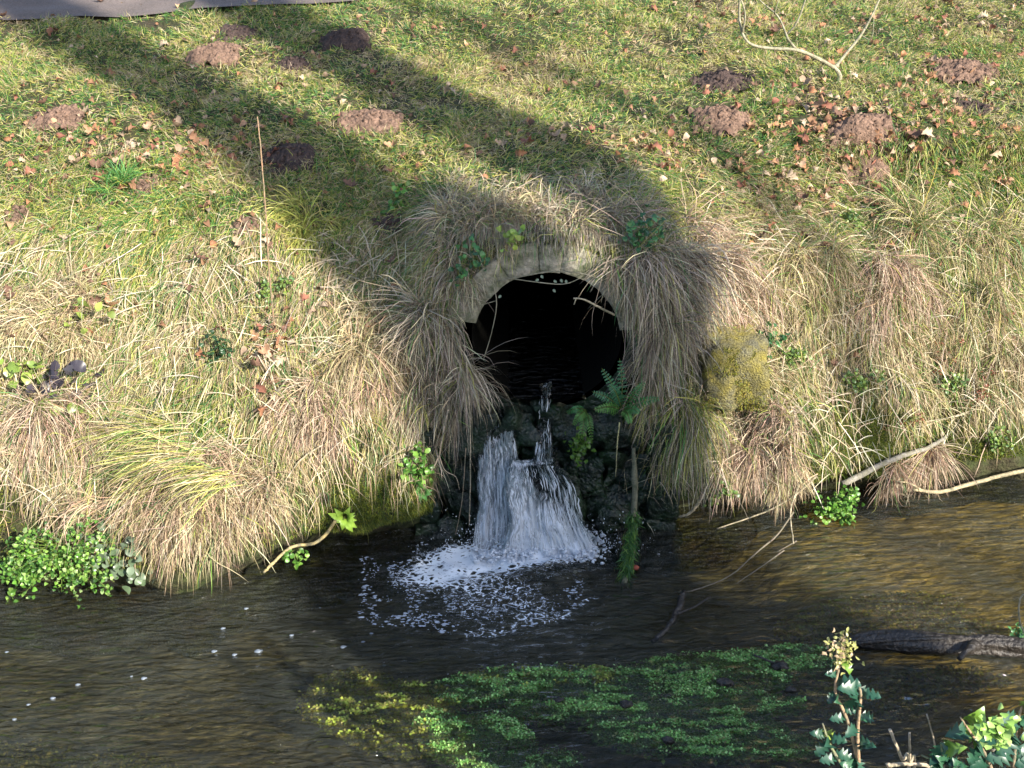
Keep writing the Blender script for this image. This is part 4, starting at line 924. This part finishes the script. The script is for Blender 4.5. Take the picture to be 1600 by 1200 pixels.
# fern by the culvert
def fern(label, px, py, y, fronds, name='fern'):
    g = at_y(px, py, y); rt = empty(name, g, label=label, category='fern')
    for fi, (ex, ey, yy_, L, c) in enumerate(fronds):
        mb = MB(); e = at_y(ex, ey, yy_); mid = (g+e)/2+[0, -.04, .035]; pts = spline([g, mid, e], 26)
        tube(mb, pts, np.linspace(.0022, .0008, len(pts)), 4, (.14, .20, .04)); T = nrm(np.gradient(pts, axis=0))
        for k in range(4, len(pts)-1, 2):
            f_ = (k-3)/(len(pts)-3); ll = L*.62*min(1, .35+f_*3)*(1-f_)**.75+.003
            for s in (-1, 1):
                sd_ = nrm(np.cross(T[k], [0, -.85, .5]))*s; d = nrm(sd_+T[k]*.45)
                cc = clipc(np.array(c)*(1+.15*rng.normal()))
                for q_ in np.linspace(.15, 1, 5):
                    for s2 in (-1, 1):
                        V, Q = leaf_arr('oval', ll*.26*(1.15-q_*.75)+.002, ll*.07+.0006, k, cup=.2)
                        mb.add(orient(V, pts[k]+d*ll*q_*.9-np.array([0, 0, .25*ll*q_*q_]), nrm(d*.7+T[k]*s2*.8), (0, -.8, .6)), Q, None, cc)
        mb.build('frond', M_leaf, rt).location = (-g[0], -g[1], -g[2])
G1, G2, G3 = (.045, .17, .07), (.06, .20, .055), (.085, .22, .04)
fern('fern with spreading green fronds at the lower right of the culvert mouth', 972, 640, 4.52, [(925, 612, 4.42, .05, G1), (928, 640, 4.38, .055, G3), (940, 575, 4.48, .05, G1), (1032, 622, 4.40, .05, G2), (985, 662, 4.36, .045, G3), (1008, 596, 4.46, .045, G2), (968, 560, 4.5, .045, G1), (952, 600, 4.42, .05, G1), (1000, 645, 4.36, .045, G2)])
fern('small drooping fern on the dark wall right of the waterfall', 915, 640, 4.56, [(895, 665, 4.50, .04, G3), (905, 700, 4.50, .04, G3), (925, 690, 4.50, .035, G3), (885, 645, 4.54, .035, G2)])

# ------------------------------------------------------------------ stems, twigs, branches, log
def stick(name, label, cat, pts, r0, r1, c, n=24, extra=(), sides=7, m=None, rough=.15, group=None):
    P = [np.asarray(p) for p in pts]; org = P[0]; mb = MB(); s = spline(P, n)
    s[1:-1] += rng.normal(0, r0*.12, s[1:-1].shape); tube(mb, s, np.linspace(r0, r1, len(s)), sides, c, rough=rough, seed=int(abs(org[0])*100))
    o = mb.build(name, m or M_bark, smooth=True, origin=org, label=label, category=cat, group=group)
    for e in extra:
        mb = MB(); s = spline(e[0], 12); tube(mb, s, np.linspace(e[1], e[2], len(s)), 6, c, rough=rough); mb.build('twig', m or M_bark, o, smooth=True).location = tuple(-org)
    return o
Y_ = lambda y: (lambda px, py: at_y(px, py, y))
# forked sapling
g = ground(1308, 128); yb_ = g[1]; a = lambda px, py, dy=0: at_y(px, py, yb_+dy)
sap = empty('sapling', g, label='bare forked grey sapling growing among the molehills at upper right', category='sapling')
BK = (.36, .33, .23)
def limb(name, pts, r0, r1, n=20, par=None, c=BK):
    mb = MB(); s = spline(pts, n); tube(mb, s, np.linspace(r0, r1, len(s)), 8, c, rough=.12); o = mb.build(name, M_bark, par or sap, smooth=True)
    o.location = tuple(-g) if par is None else (0, 0, 0); return o
limb('trunk', [g+[0, 0, -.03], a(1312, 118), a(1302, 103)], .014, .012)
b1 = limb('branch', [a(1304, 106), a(1275, 90, -.05), a(1245, 78, -.1), a(1210, 76, -.12), a(1175, 70, -.13), a(1160, 52, -.12), a(1155, 20, -.1), a(1158, -30, -.1)], .0115, .006, 34)
limb('branch', [a(1304, 106), a(1325, 80, .03), a(1345, 55, .05), a(1362, 25, .08), a(1385, -25, .1)], .010, .005, 24)
limb('twig', [a(1245, 78, -.1), a(1232, 62, -.12), a(1228, 52, -.1), a(1215, 25, -.05), a(1190, 3, 0), a(1170, -20, 0)], .008, .003, 20, b1)
limb('twig', [a(1230, 54, -.1), a(1245, 35, -.13), a(1258, 0, -.15), a(1262, -25, -.15)], .006, .004, 16, b1)
limb('twig', [a(1160, 52, -.12), a(1164, 20, -.15), a(1152, -15, -.15)], .006, .004, 12, b1)
limb('twig', [a(1210, 22, -.05), a(1215, 5, -.08), a(1222, -10, -.08)], .004, .002, 8, b1)
limb('twig', [a(1345, 55, .05), a(1362, 60, .02), a(1366, 20, .02)], .003, .002, 8, b1)
RB = (.30, .17, .10)
g0 = ground(430, 520); yq = g0[1]
stick('bare_stem', 'tall thin red-brown bare stem rising from the left bank', 'stem', [g0, at_y(421, 430, yq-.02), at_y(415, 330, yq-.03), at_y(408, 240, yq-.02), at_y(402, 182, yq)], .0042, .0028, (.34, .20, .12), 30,
      extra=[([at_y(424, 500, yq), at_y(405, 480, yq-.05), at_y(375, 465, yq-.08)], .0028, .0016), ([at_y(428, 515, yq), at_y(400, 505, yq-.05), at_y(368, 520, yq-.07)], .0022, .0012)])
PB = (.50, .40, .24)
def gl(px, py, up=.03): 
    p = ground(px, py); return p+gnormal(p)*up
stick('reed_stem', 'fallen yellow reed stem angled from the mossy bank to the water', 'reed', [gl(530, 808, .02), gl(495, 830, .05), at_y(455, 855, 4.13), at_y(425, 882, 4.02), at_y(412, 895, 4.0)], .0085, .006, (.52, .40, .17))
stick('dead_stick', 'grey weathered stick leaning along the lower right bank', 'stick', [gl(1475, 678, .03), gl(1440, 690, .05), gl(1380, 706, .06), gl(1310, 742, .05)], .010, .016, (.26, .24, .22))
stick('exposed_root', 'long pale root curving along the waterline at the right edge', 'root', [at_z(1425, 765, .06), at_z(1470, 768, .05), at_z(1530, 752, .06), at_z(1600, 735, .10), at_z(1680, 720, .14)], .009, .013, PB,
      extra=[([at_z(1440, 766, .06), at_z(1420, 755, .10), at_z(1400, 752, .14)], .006, .003)])
stick('straw_stalk', 'single straight straw stem hanging down left of the waterfall', 'stem', [at_y(728, 560, 4.44), at_y(734, 650, 4.38), at_y(735, 740, 4.36), at_y(733, 822, 4.36)], .0034, .0026, (.46, .36, .26), rough=0)
stick('pale_root', 'forked pale root dangling on the dark wall left of the fall', 'root', [at_y(700, 640, 4.42), at_y(690, 690, 4.38), at_y(686, 712, 4.38), at_y(672, 740, 4.36)], .0045, .003, (.5, .38, .28),
      extra=[([at_y(686, 712, 4.38), at_y(695, 735, 4.37), at_y(712, 745, 4.37), at_y(718, 765, 4.38)], .0032, .0016)])
stick('dead_twig', 'thin twig hanging below the small fern in the recess', 'stem', [at_y(968, 660, 4.44), at_y(964, 700, 4.42), at_y(962, 745, 4.42)], .0034, .0018, (.48, .44, .2))
stick('straw_stalk', 'drooping straw stem beside the left recess wall', 'stem', [at_y(728, 700, 4.42), at_y(722, 780, 4.38), at_y(712, 835, 4.38)], .0024, .0016, (.3, .2, .14))
stick('ivy_runner', 'bare ivy runner looped across the top of the culvert mouth', 'ivy', [at_y(775, 440, 4.54), at_y(815, 432, 4.50), at_y(870, 424, 4.49), at_y(920, 430, 4.50), at_y(965, 450, 4.54)], .0030, .0022, (.30, .27, .2),
      extra=[([at_y(790, 434, 4.52), at_y(840, 441, 4.49), at_y(880, 444, 4.48), at_y(905, 435, 4.49), at_y(920, 422, 4.54)], .0026, .0018), ([at_y(770, 440, 4.54), at_y(776, 475, 4.50), at_y(768, 520, 4.50), at_y(756, 560, 4.46)], .0026, .0016), ([at_y(740, 480, 4.54), at_y(775, 470, 4.5)], .0026, .0016)])
for (px, py) in [(783, 461), (842, 436), (865, 438), (876, 436), (884, 437), (864, 452), (845, 430)]:
    me = leaf_mesh('ivy_leaf', 'oak', .017, .0075, (.22, .28, .2), M_leaf, 1)
    put(me, 'ivy_leaf', at_y(px, py, 4.49), (rng.normal(), -.3, -1), (0, -1, .3), 1, label={783: 'pale ivy leaf at the left end of the culvert runner, hanging lowest left', 842: 'first ivy leaf left of the middle cluster on the runner', 865: 'left leaf of the tight middle ivy cluster on the runner', 876: 'centre leaf of the tight middle ivy cluster on the runner', 884: 'right leaf of the tight middle ivy cluster on the runner', 864: 'single ivy leaf dangling below the middle cluster in the culvert mouth', 845: 'topmost ivy leaf of the runner, just under the stone crown'}[px], category='leaf', group='ivy leaves on the runner')
stick('broken_twig', 'pale broken twig poking left across the dark culvert mouth', 'twig', [at_y(960, 492, 4.54), at_y(932, 478, 4.48), at_y(912, 468, 4.46), at_y(896, 466, 4.45)], .005, .0035, (.55, .47, .34),
      extra=[([at_y(900, 466, 4.45), at_y(897, 476, 4.45)], .003, .002)])
stick('hanging_root', 'mossy green root hanging into the stream below the grey tussock', 'root', [at_y(990, 700, 4.48), at_y(992, 760, 4.42), at_y(990, 810, 4.38), at_y(985, 870, 4.32), at_z(975, 912, 0.0)], .010, .020, (.07, .075, .04), rough=.5)
# mossy fringe on it
n = 900; t_ = rng.random(n); base = np.array([at_y(990, 800, 4.39)*(1-q)+at_z(978, 905, .0)*q for q in t_]) + rng.normal(0, .012, (n, 3))
mb = MB(); strands(mb, base, rng.normal(0, .5, (n, 3))+[0, -.5, -.4], .05, .004, 1.2, 3, .3, clipc(pick(GREEN*.8, n)), collide=False)
mb.build('water_moss', M_grass, origin=tuple(base[0]), label='dark green water moss clinging to the hanging root', category='moss')
mb = MB(); lump(mb, at_z(992, 887, .02), (.022, .012, .012), seed=3, res=14, amp=.3, col=(.3, .08, .05)); mb.build('red_pebble', M_dead, smooth=True, origin=at_z(992, 887, .02), label='small dull red pebble at the foot of the hanging root', category='stone')
DK = (.10, .075, .06)
stick('trailing_branch', 'long dark twig trailing from the right bank into the stream', 'branch', [at_z(1240, 800, .14), at_z(1215, 835, .07), at_z(1180, 865, .03), at_z(1140, 900, .015), at_z(1085, 922, .01), at_z(1060, 925, 0)], .0045, .0025, (.15, .115, .09),
      extra=[([at_z(1225, 860, .06), at_z(1190, 885, .03), at_z(1150, 912, .012)], .004, .002), ([at_z(1245, 845, .08), at_z(1215, 862, .03)], .004, .002)])
stick('submerged_branch', 'dark branch just breaking the surface right of the waterfall', 'branch', [at_z(1068, 925, .012), at_z(1055, 960, .006), at_z(1040, 985, .002), at_z(1020, 1003, -.01)], .016, .010, DK, rough=.5, m=M_log,
      extra=[([at_z(1055, 960, .01), at_z(1085, 948, .01), at_z(1110, 932, .005)], .006, .003)])
for i, (pts, r0, r1, lb) in enumerate([
    ([(1256, 735), (1244, 770), (1235, 800), (1240, 850)], .0045, .003, 'pinkish root hanging over the water left of the parsley plant'),
    ([(1275, 745), (1240, 775), (1195, 800), (1120, 826)], .0055, .003, 'pale twig lying low over the dark water right of the fall'),
    ([(1100, 770), (1080, 800), (1060, 808)], .010, .005, 'short pale broken stub above the dark water right of the fall'),
    ([(1010, 610), (1050, 612), (1110, 655)], .0035, .0025, 'bleached straw crossing the grey tussock beside the mossy stone'),
    ([(1275, 690), (1225, 630), (1190, 600)], .004, .003, 'thin twig slanting up to the mossy stone block'),
    ([(450, 585), (425, 625), (395, 660)], .0045, .003, 'bleached stem lying in the hollow on the left bank'),
    ([(265, 595), (245, 640), (230, 690)], .0034, .002, 'pale upright straw standing on the left bank'),
    ([(525, 680), (465, 720), (430, 775)], .0045, .003, 'bleached straw stem arching over the left bank'),
    ([(600, 510), (640, 560), (700, 590)], .0042, .003, 'bright straw stem pointing right at the top of the mossy corner'),
    ([(500, 625), (600, 620), (740, 605)], .0036, .002, 'long pale straw lying level towards the culvert'),
    ([(1180, 560), (1140, 575), (1120, 566)], .003, .002, 'small pale twig lying on the mossy stone block'),
    ([(1590, 610), (1500, 640), (1430, 655)], .004, .003, 'pale twig slanting across the bank near the right edge'),
    ([(1480, 450), (1520, 485), (1560, 500)], .004, .003, 'bleached twig caught in straw at right'),
    ([(1420, 560), (1500, 600), (1560, 630)], .003, .002, 'fine pale stem lying down the right-hand bank')]):
    P_ = [gl(px, py, .045) for px, py in pts] if i not in (0, 1, 2) else [at_y(px, py, 4.52 if i != 0 else 4.60-.12*k) for k, (px, py) in enumerate(pts)]
    stick('dead_twig', lb, 'twig', P_, r0, r1, (.50, .41, .28), rough=.1)
# left bank curled-over stems near the watercress, low right cut roots
# log
LP = [at_z(1322, 1004, .015), at_z(1370, 1000, .03), at_z(1430, 1004, .035), at_z(1490, 1008, .03), at_z(1545, 1006, .03), at_z(1620, 1014, .02), at_z(1720, 1025, .02)]
mb = MB(); s = spline(LP, 60); rad = np.interp(np.linspace(0, 1, len(s)), [0, .08, .3, .6, 1], [.012, .028, .045, .040, .045])
tube(mb, s, rad, 30, rough=.38, seed=4, lf=.09, af=4.5); lg = mb.build('log', M_log, smooth=True, origin=LP[0], label='black waterlogged log lying in the stream at the right edge', category='log')
mb = MB(); s = spline([at_z(1525, 1008, .05), at_z(1512, 1016, .075), at_z(1498, 1030, .06)], 8); tube(mb, s, np.linspace(.022, .008, len(s)), 8, rough=.4); mb.build('branch_stub', M_log, lg, smooth=True).location = tuple(-LP[0])
mb = MB(); s = spline([at_z(1330, 1006, .03), at_z(1440, 998, .07), at_z(1560, 999, .06)], 16); tube(mb, s, np.linspace(.006, .010, len(s)), 7, rough=.5); mb.build('bark_ridge', M_log, lg, smooth=True).location = tuple(-LP[0])
for (px, py, r_, lb) in [(1218, 1040, .022, 'black snag with a twig poking from the water weed'), (1132, 1066, .020, 'dark curled leaf snagged upright in the water weed'), (978, 1100, .018, 'purplish dead leaf on the green water weed'), (1236, 1078, .014, 'small black twig end below the snag in the weed'), (873, 1094, .014, 'pale brown leaf fragment on the water weed'), (1045, 1157, .016, 'small dark leaf on the lowest patch of water weed')]:
    p = at_z(px, py, .012); mb = MB(); lump(mb, p, (r_*1.5, r_, r_*.7), seed=px, res=12, amp=.6, freq=2.5)
    if py in (1040,): tube(mb, spline([p, at_z(1195, 1030, .03), at_z(1178, 1023, .04)], 8), np.linspace(.006, .003, 9)[:len(spline([p, p, p], 8))], 6)
    mb.build('snag', M_log, origin=p, label=lb, category='debris')

# ------------------------------------------------------------------ water weed beds
def weed(label, blobs, n, zr, cols, size, m=M_leaf, seed=0):
    r_ = np.random.default_rng(seed); pts = []
    tot = sum(b[2]*b[3] for b in blobs)
    for (bx, by, rx, ry, rot) in blobs:
        k = int(n*rx*ry/tot); q = np.sqrt(r_.random(k)); a = r_.random(k)*2*math.pi
        u, v = q*np.cos(a)*rx, q*np.sin(a)*ry; c_, s_ = math.cos(rot), math.sin(rot)
        X_, Y_2 = bx+u*c_-v*s_, by+u*s_+v*c_; e = q+.45*fbm(X_/40, Y_2/22, 0, seed+3)
        ok = (e < .95+.12*r_.normal(size=k)) & (fbm(X_/70, Y_2/16, 0, seed+9) > -.36+.10*r_.normal(size=k)); pts.append(np.stack([X_, Y_2], -1)[ok])
    pts = np.concatenate(pts); n = len(pts); P = np.zeros((n, 3))
    for i, (px, py) in enumerate(pts): P[i] = at_z(px, py, 0)
    cl = noise(P[:, 0]*14, P[:, 1]*46, 0, seed)+.5*noise(P[:, 0]*50, P[:, 1]*90, 0, seed+1)
    tone = (1+.45*fbm(P[:, 0]*5, P[:, 1]*12, 0, seed+4))[:, None]
    P[:, 2] = zr[0]+(zr[1]-zr[0])*(.5+.5*np.clip(cl, -1, 1))*r_.random(n)**.5
    a = r_.random(n)*6.28; d = np.stack([np.cos(a)-.3, np.sin(a)*.8, .25*r_.normal(size=n)], -1); d = nrm(d); sd = nrm(np.cross(d, [0, 0, 1.0]))+np.stack([0*a, 0*a, .4*r_.normal(size=n)], -1)
    L_ = (size*(.5+.9*r_.random(n)))[:, None]; W_ = L_*.34
    V = np.stack([P, P+d*L_*.5+sd*W_, P+d*L_+[0, 0, -.001], P+d*L_*.5-sd*W_], 1).reshape(-1, 3)
    c = np.array(cols)[r_.integers(0, len(cols), n)]*(1+.30*r_.normal(size=(n, 1)))*tone
    MB().add(V, (np.arange(n)*4)[:, None]+np.arange(4)[None], None, np.repeat(clipc(c), 4, 0)).build('water_weed', m, kind='stuff', label=label, category='water weed')
WG = [(.18, .38, .08), (.24, .46, .12), (.12, .27, .06), (.34, .54, .18), (.22, .24, .08)]
WB = [(760, 1078, 90, 26, .05), (1060, 1105, 200, 20, -.05), (1050, 1068, 200, 46, -.12), (1190, 1035, 130, 26, -.10), (880, 1062, 150, 24, .02), (740, 1150, 100, 48, .15), (1080, 1140, 160, 42, .05), (1180, 1160, 110, 26, 0), (900, 1110, 130, 16, .05), (800, 1185, 120, 24, 0)]
weed('bright green water weed floating in two streaming beds across the stream', WB, 130000, (-.012, .012), WG, .0095, seed=3)
weed('dark green underlayer of the water weed beds trailing below the surface', WB, 60000, (-.035, -.004), [(.14, .29, .06), (.20, .36, .08), (.22, .24, .07)], .018, seed=3)
weed('yellow-green weed submerged on the left edge of the weed beds', [(570, 1085, 90, 42, .1), (590, 1130, 110, 40, .3), (850, 1055, 130, 20, 0), (640, 1100, 80, 40, 0), (520, 1100, 60, 30, .1)], 48000, (-.022, .004), [(.34, .38, .06), (.26, .33, .05), (.24, .22, .06)], .014, seed=5)
weed('olive weed submerged in the sunlit shallows above the log', [(1390, 945, 130, 30, -.08), (1300, 965, 90, 26, -.1), (1520, 975, 70, 18, 0), (1360, 1080, 110, 30, 0), (1480, 1050, 110, 20, 0)], 26000, (-.06, -.004), [(.30, .29, .05), (.22, .24, .04), (.26, .19, .06)], .016, seed=7)
weed('dim brown weed submerged at the bottom left of the stream', [(60, 1170, 140, 30, 0), (190, 1180, 140, 22, 0)], 4000, (-.10, -.03), [(.18, .17, .05), (.14, .16, .04)], .016, seed=8)

# ------------------------------------------------------------------ foreground holly and cut stems on the near bank
HC = [(.022, .075, .045), (.03, .10, .05), (.018, .06, .035), (.12, .22, .03), (.20, .28, .05)]
HM = [leaf_mesh('leaf', 'holly', .055, .017, c, M_holly, i, cup=.5, fold=.3) for i, c in enumerate(HC)]
TD = [leaf_mesh('leaf', 'oval', .017, .0045, c, M_leaf, i) for i, c in enumerate([(.35, .38, .12), (.42, .36, .16)])]
def nb(x, y): return np.array([x, y, float(np.interp(y, prof_y, prof_z))])
def holly(label, stems, y0, nl, dist):
    base = nb(at_y(*stems[0][0], y0)[0], y0-.15); rt = empty('holly', base, label=label, category='holly')
    for st in stems:
        pts = [at_y(px, py, y0+.02*k-.02) for k, (px, py) in enumerate(st)]; s = spline(pts, 16); mb = MB(); tube(mb, np.vstack([[base, base*.4+s[0]*.6+[.02, 0, 0]], s]), np.linspace(.0050, .002, len(s)+2), 7, (.42, .26, .15) if len(st) > 3 else (.2, .24, .1), rough=.1)
        mb.build('stem', M_bark, rt, smooth=True).location = tuple(-base)
        for k in range(nl):
            t_ = int((.1+.85*k/nl)*(len(s)-1)); a_ = k*2.4; d = np.array([math.cos(a_), -.35+.3*rng.normal(), .55*math.sin(a_)+.1])
            put(HM[0 if rng.random() < .5 else rng.integers(0, 3)] if t_ < len(s)*.75 else HM[rng.integers(0, 5)], 'leaf', s[t_], d, nrm(np.array([.2, -.6, .8])+rng.normal(0, .25, 3)), (.6+.45*rng.random())*dist, rt)
    return rt
hy = 1.72
h1 = holly('spiny holly sprig with a pale flowering tip in the right foreground', [[(1345, 1240), (1338, 1180), (1322, 1120), (1305, 1080), (1312, 1040), (1318, 1010)], [(1345, 1240), (1340, 1150), (1345, 1085), (1338, 1070)], [(1340, 1230), (1300, 1170), (1285, 1130)]], hy, 11, .85)
tip = at_y(1312, 1015, hy+.06)
mb = MB()
for k in range(150):
    V, Q = leaf_arr('oval', .012, .003, k, cup=.3); p = tip+rng.normal(0, 1, 3)*[.013, .010, .017]+[.004*(k % 3), 0, 0]
    mb.add(orient(V, p, nrm(rng.normal(0, 1, 3)), nrm(rng.normal(0, 1, 3)+[0, -1, 1])), Q, None, clipc(np.array((.38, .38, .13) if k % 3 else (.45, .33, .2))*(1+.2*rng.normal())))
mb.build('flower_buds', M_leaf, h1, kind='stuff').location = tuple(-np.array(h1.location))
h2 = holly('low holly bush filling the bottom right corner', [[(1560, 1250), (1545, 1190), (1520, 1150), (1500, 1120)], [(1580, 1250), (1585, 1180), (1590, 1130), (1598, 1100)], [(1480, 1250), (1475, 1200), (1470, 1160)], [(1620, 1250), (1625, 1170), (1615, 1110)], [(1540, 1260), (1500, 1210), (1440, 1180)]], 1.62, 12, .95)
herb('leafy_plant', 'fresh yellow-green shoot rising from the corner holly', 'plant', 1545, 1135, .028, 60, .018, [(.25, .42, .09), (.32, .46, .14)], 'oval', seed=50, y=1.60, out=.03)
for i, (pts, r0, lb) in enumerate([([(1418, 1230), (1408, 1185), (1390, 1140)], .0055, 'thick pale cut stem leaning left in the right foreground'),
        ([(1425, 1230), (1422, 1190), (1421, 1145)], .004, 'short upright cut stem beside the thick pale one'),
        ([(1470, 1240), (1462, 1170), (1448, 1116)], .0028, 'slender grey bare stem rising in the right foreground'),
        ([(1560, 1230), (1548, 1170), (1540, 1130), (1520, 1120)], .004, 'brown stem arching in the corner holly'),
        ([(1385, 1196), (1430, 1194), (1480, 1204)], .006, 'pale cut branch lying level at the bottom edge'),
        ([(1618, 1010), (1598, 985), (1592, 955), (1596, 932), (1612, 925)], .0035, 'looped pale twig at the right edge above the log')]):
    stick('cut_stem', lb, 'stem', ([nb(at_y(*pts[0], 1.75)[0], 1.62)] if 'level' not in lb and 'looped' not in lb else [])+[at_y(px, py, 1.75 if 'looped' not in lb else 2.6) for px, py in pts], r0*.85, r0*.6, (.58, .46, .33), rough=.1)
# grass along the near bank lip
n = 9000; x_ = rng.random(n)*8-4; t_ = rng.random(n)*1.3+.2; P = np.stack([x_, t_, np.interp(t_, prof_y, prof_z)+.06*fbm(x_*2, t_*2, 0, 44)], -1)
mb = MB(); strands(mb, P, np.array([0, .1, 1.0])+rng.normal(0, .4, (n, 3)), .08, .004, .8, 3, .4, clipc(np.where((rng.random(n) < .5)[:, None], pick(GREEN, n), pick(STRAW, n))), collide=False)
mb.build('near_grass', M_grass, kind='stuff', label='rough grass on the near bank under the camera', category='grass')

# ------------------------------------------------------------------ trees behind the camera that throw the long shadows
def from_ns(nv, s, z=0.0): return np.array([.742*nv+UX*s, .670*nv+UY*s, z])
def tree(label, path, s, r0, H, seed, limbs=8):
    r_ = np.random.default_rng(seed); b = from_ns(path[0][1], s, .9); rt = empty('tree', b, label=label, category='tree')
    s_ = spline([from_ns(nv, s, .9+h) for h, nv in path], 40)
    mb = MB(); rad = np.linspace(1, .62, len(s_))*r0; rad[:2] *= 1.15; tube(mb, s_, rad, 16, rough=.10, seed=seed); mb.build('trunk', M_trunk, rt, smooth=True).location = tuple(-b)
    def grow(mb, p, d, L, r, lv):
        q = p+d*L; pts = spline([p, (p+q)/2+r_.normal(0, L*.07, 3), q], 6); tube(mb, pts, np.linspace(r, r*.55, len(pts)), 5 if lv > 1 else 7)
        if lv < 4:
            for k in range(3): grow(mb, pts[-1-(k % 3)], nrm(d+r_.normal(0, .55, 3)+[0, 0, .1]), L*.68, r*.55, lv+1)
    for k in range(limbs):
        f_ = .88+.12*k/limbs; p = s_[int(f_*(len(s_)-1))]; a_ = k*2.4+seed; mb = MB()
        grow(mb, p, nrm(np.array([math.cos(a_), math.sin(a_), .7])), 1.6+.8*r_.random(), r0*.34, 1)
        mb.build('limb', M_trunk, rt, smooth=True).location = tuple(-b)
    return rt
tree('stout bare tree behind the camera nearest the stream', [(0, 2.98), (8, 2.96), (11, 2.90), (16, 2.85)], -9.0, .35, 16.5, 1)
tree('bare tree behind the camera with a kink halfway up its trunk', [(0, 3.44), (5.8, 3.40), (7.2, 3.45), (8.4, 3.80), (10, 3.92), (12, 4.0), (16, 4.05)], -9.2, .36, 16.5, 2)
tree('slender distant bare tree far behind the camera to the right', [(0, 4.30), (8, 4.38), (13, 4.6), (20, 5.0), (26, 5.2)], -20.0, .09, 26, 3, limbs=5)
# unseen evergreen bush added on the near bank, shaped to shade mid-stream
bb = from_ns(2.48, -1.7, .55); rt = empty('shade_bush', bb, label='unseen evergreen bush added right of the camera to shade the stream', category='bush')
mb = MB(); fm = MB()
for k in range(22):
    a_ = k*2.4; e = bb+np.array([math.cos(a_)*.5*rng.random(), math.sin(a_)*.4*rng.random(), 1.2+1.4*rng.random()]); pts = spline([bb, (bb+e)/2+rng.normal(0, .06, 3), e], 10); tube(mb, pts, np.linspace(.02, .006, len(pts)), 6)
mb.build('branches', M_trunk, rt).location = tuple(-bb)
n = 9000; q_ = rng.random(n)**.5*.56; a_ = rng.random(n)*6.283; P = bb+np.stack([q_*np.cos(a_), q_*np.sin(a_), .25+2.38*rng.random(n)+.12*np.sin(a_*3)], -1)
V0, Q0 = leaf_arr('oval', .085, .026, 1)
for i in range(n): fm.add(orient(V0, P[i], nrm(rng.normal(0, 1, 3)), nrm(rng.normal(0, 1, 3))), Q0, None, clipc(np.array(HC[i % 3])*(1+.2*rng.normal())))
fm.build('foliage', M_holly, rt).location = tuple(-bb)
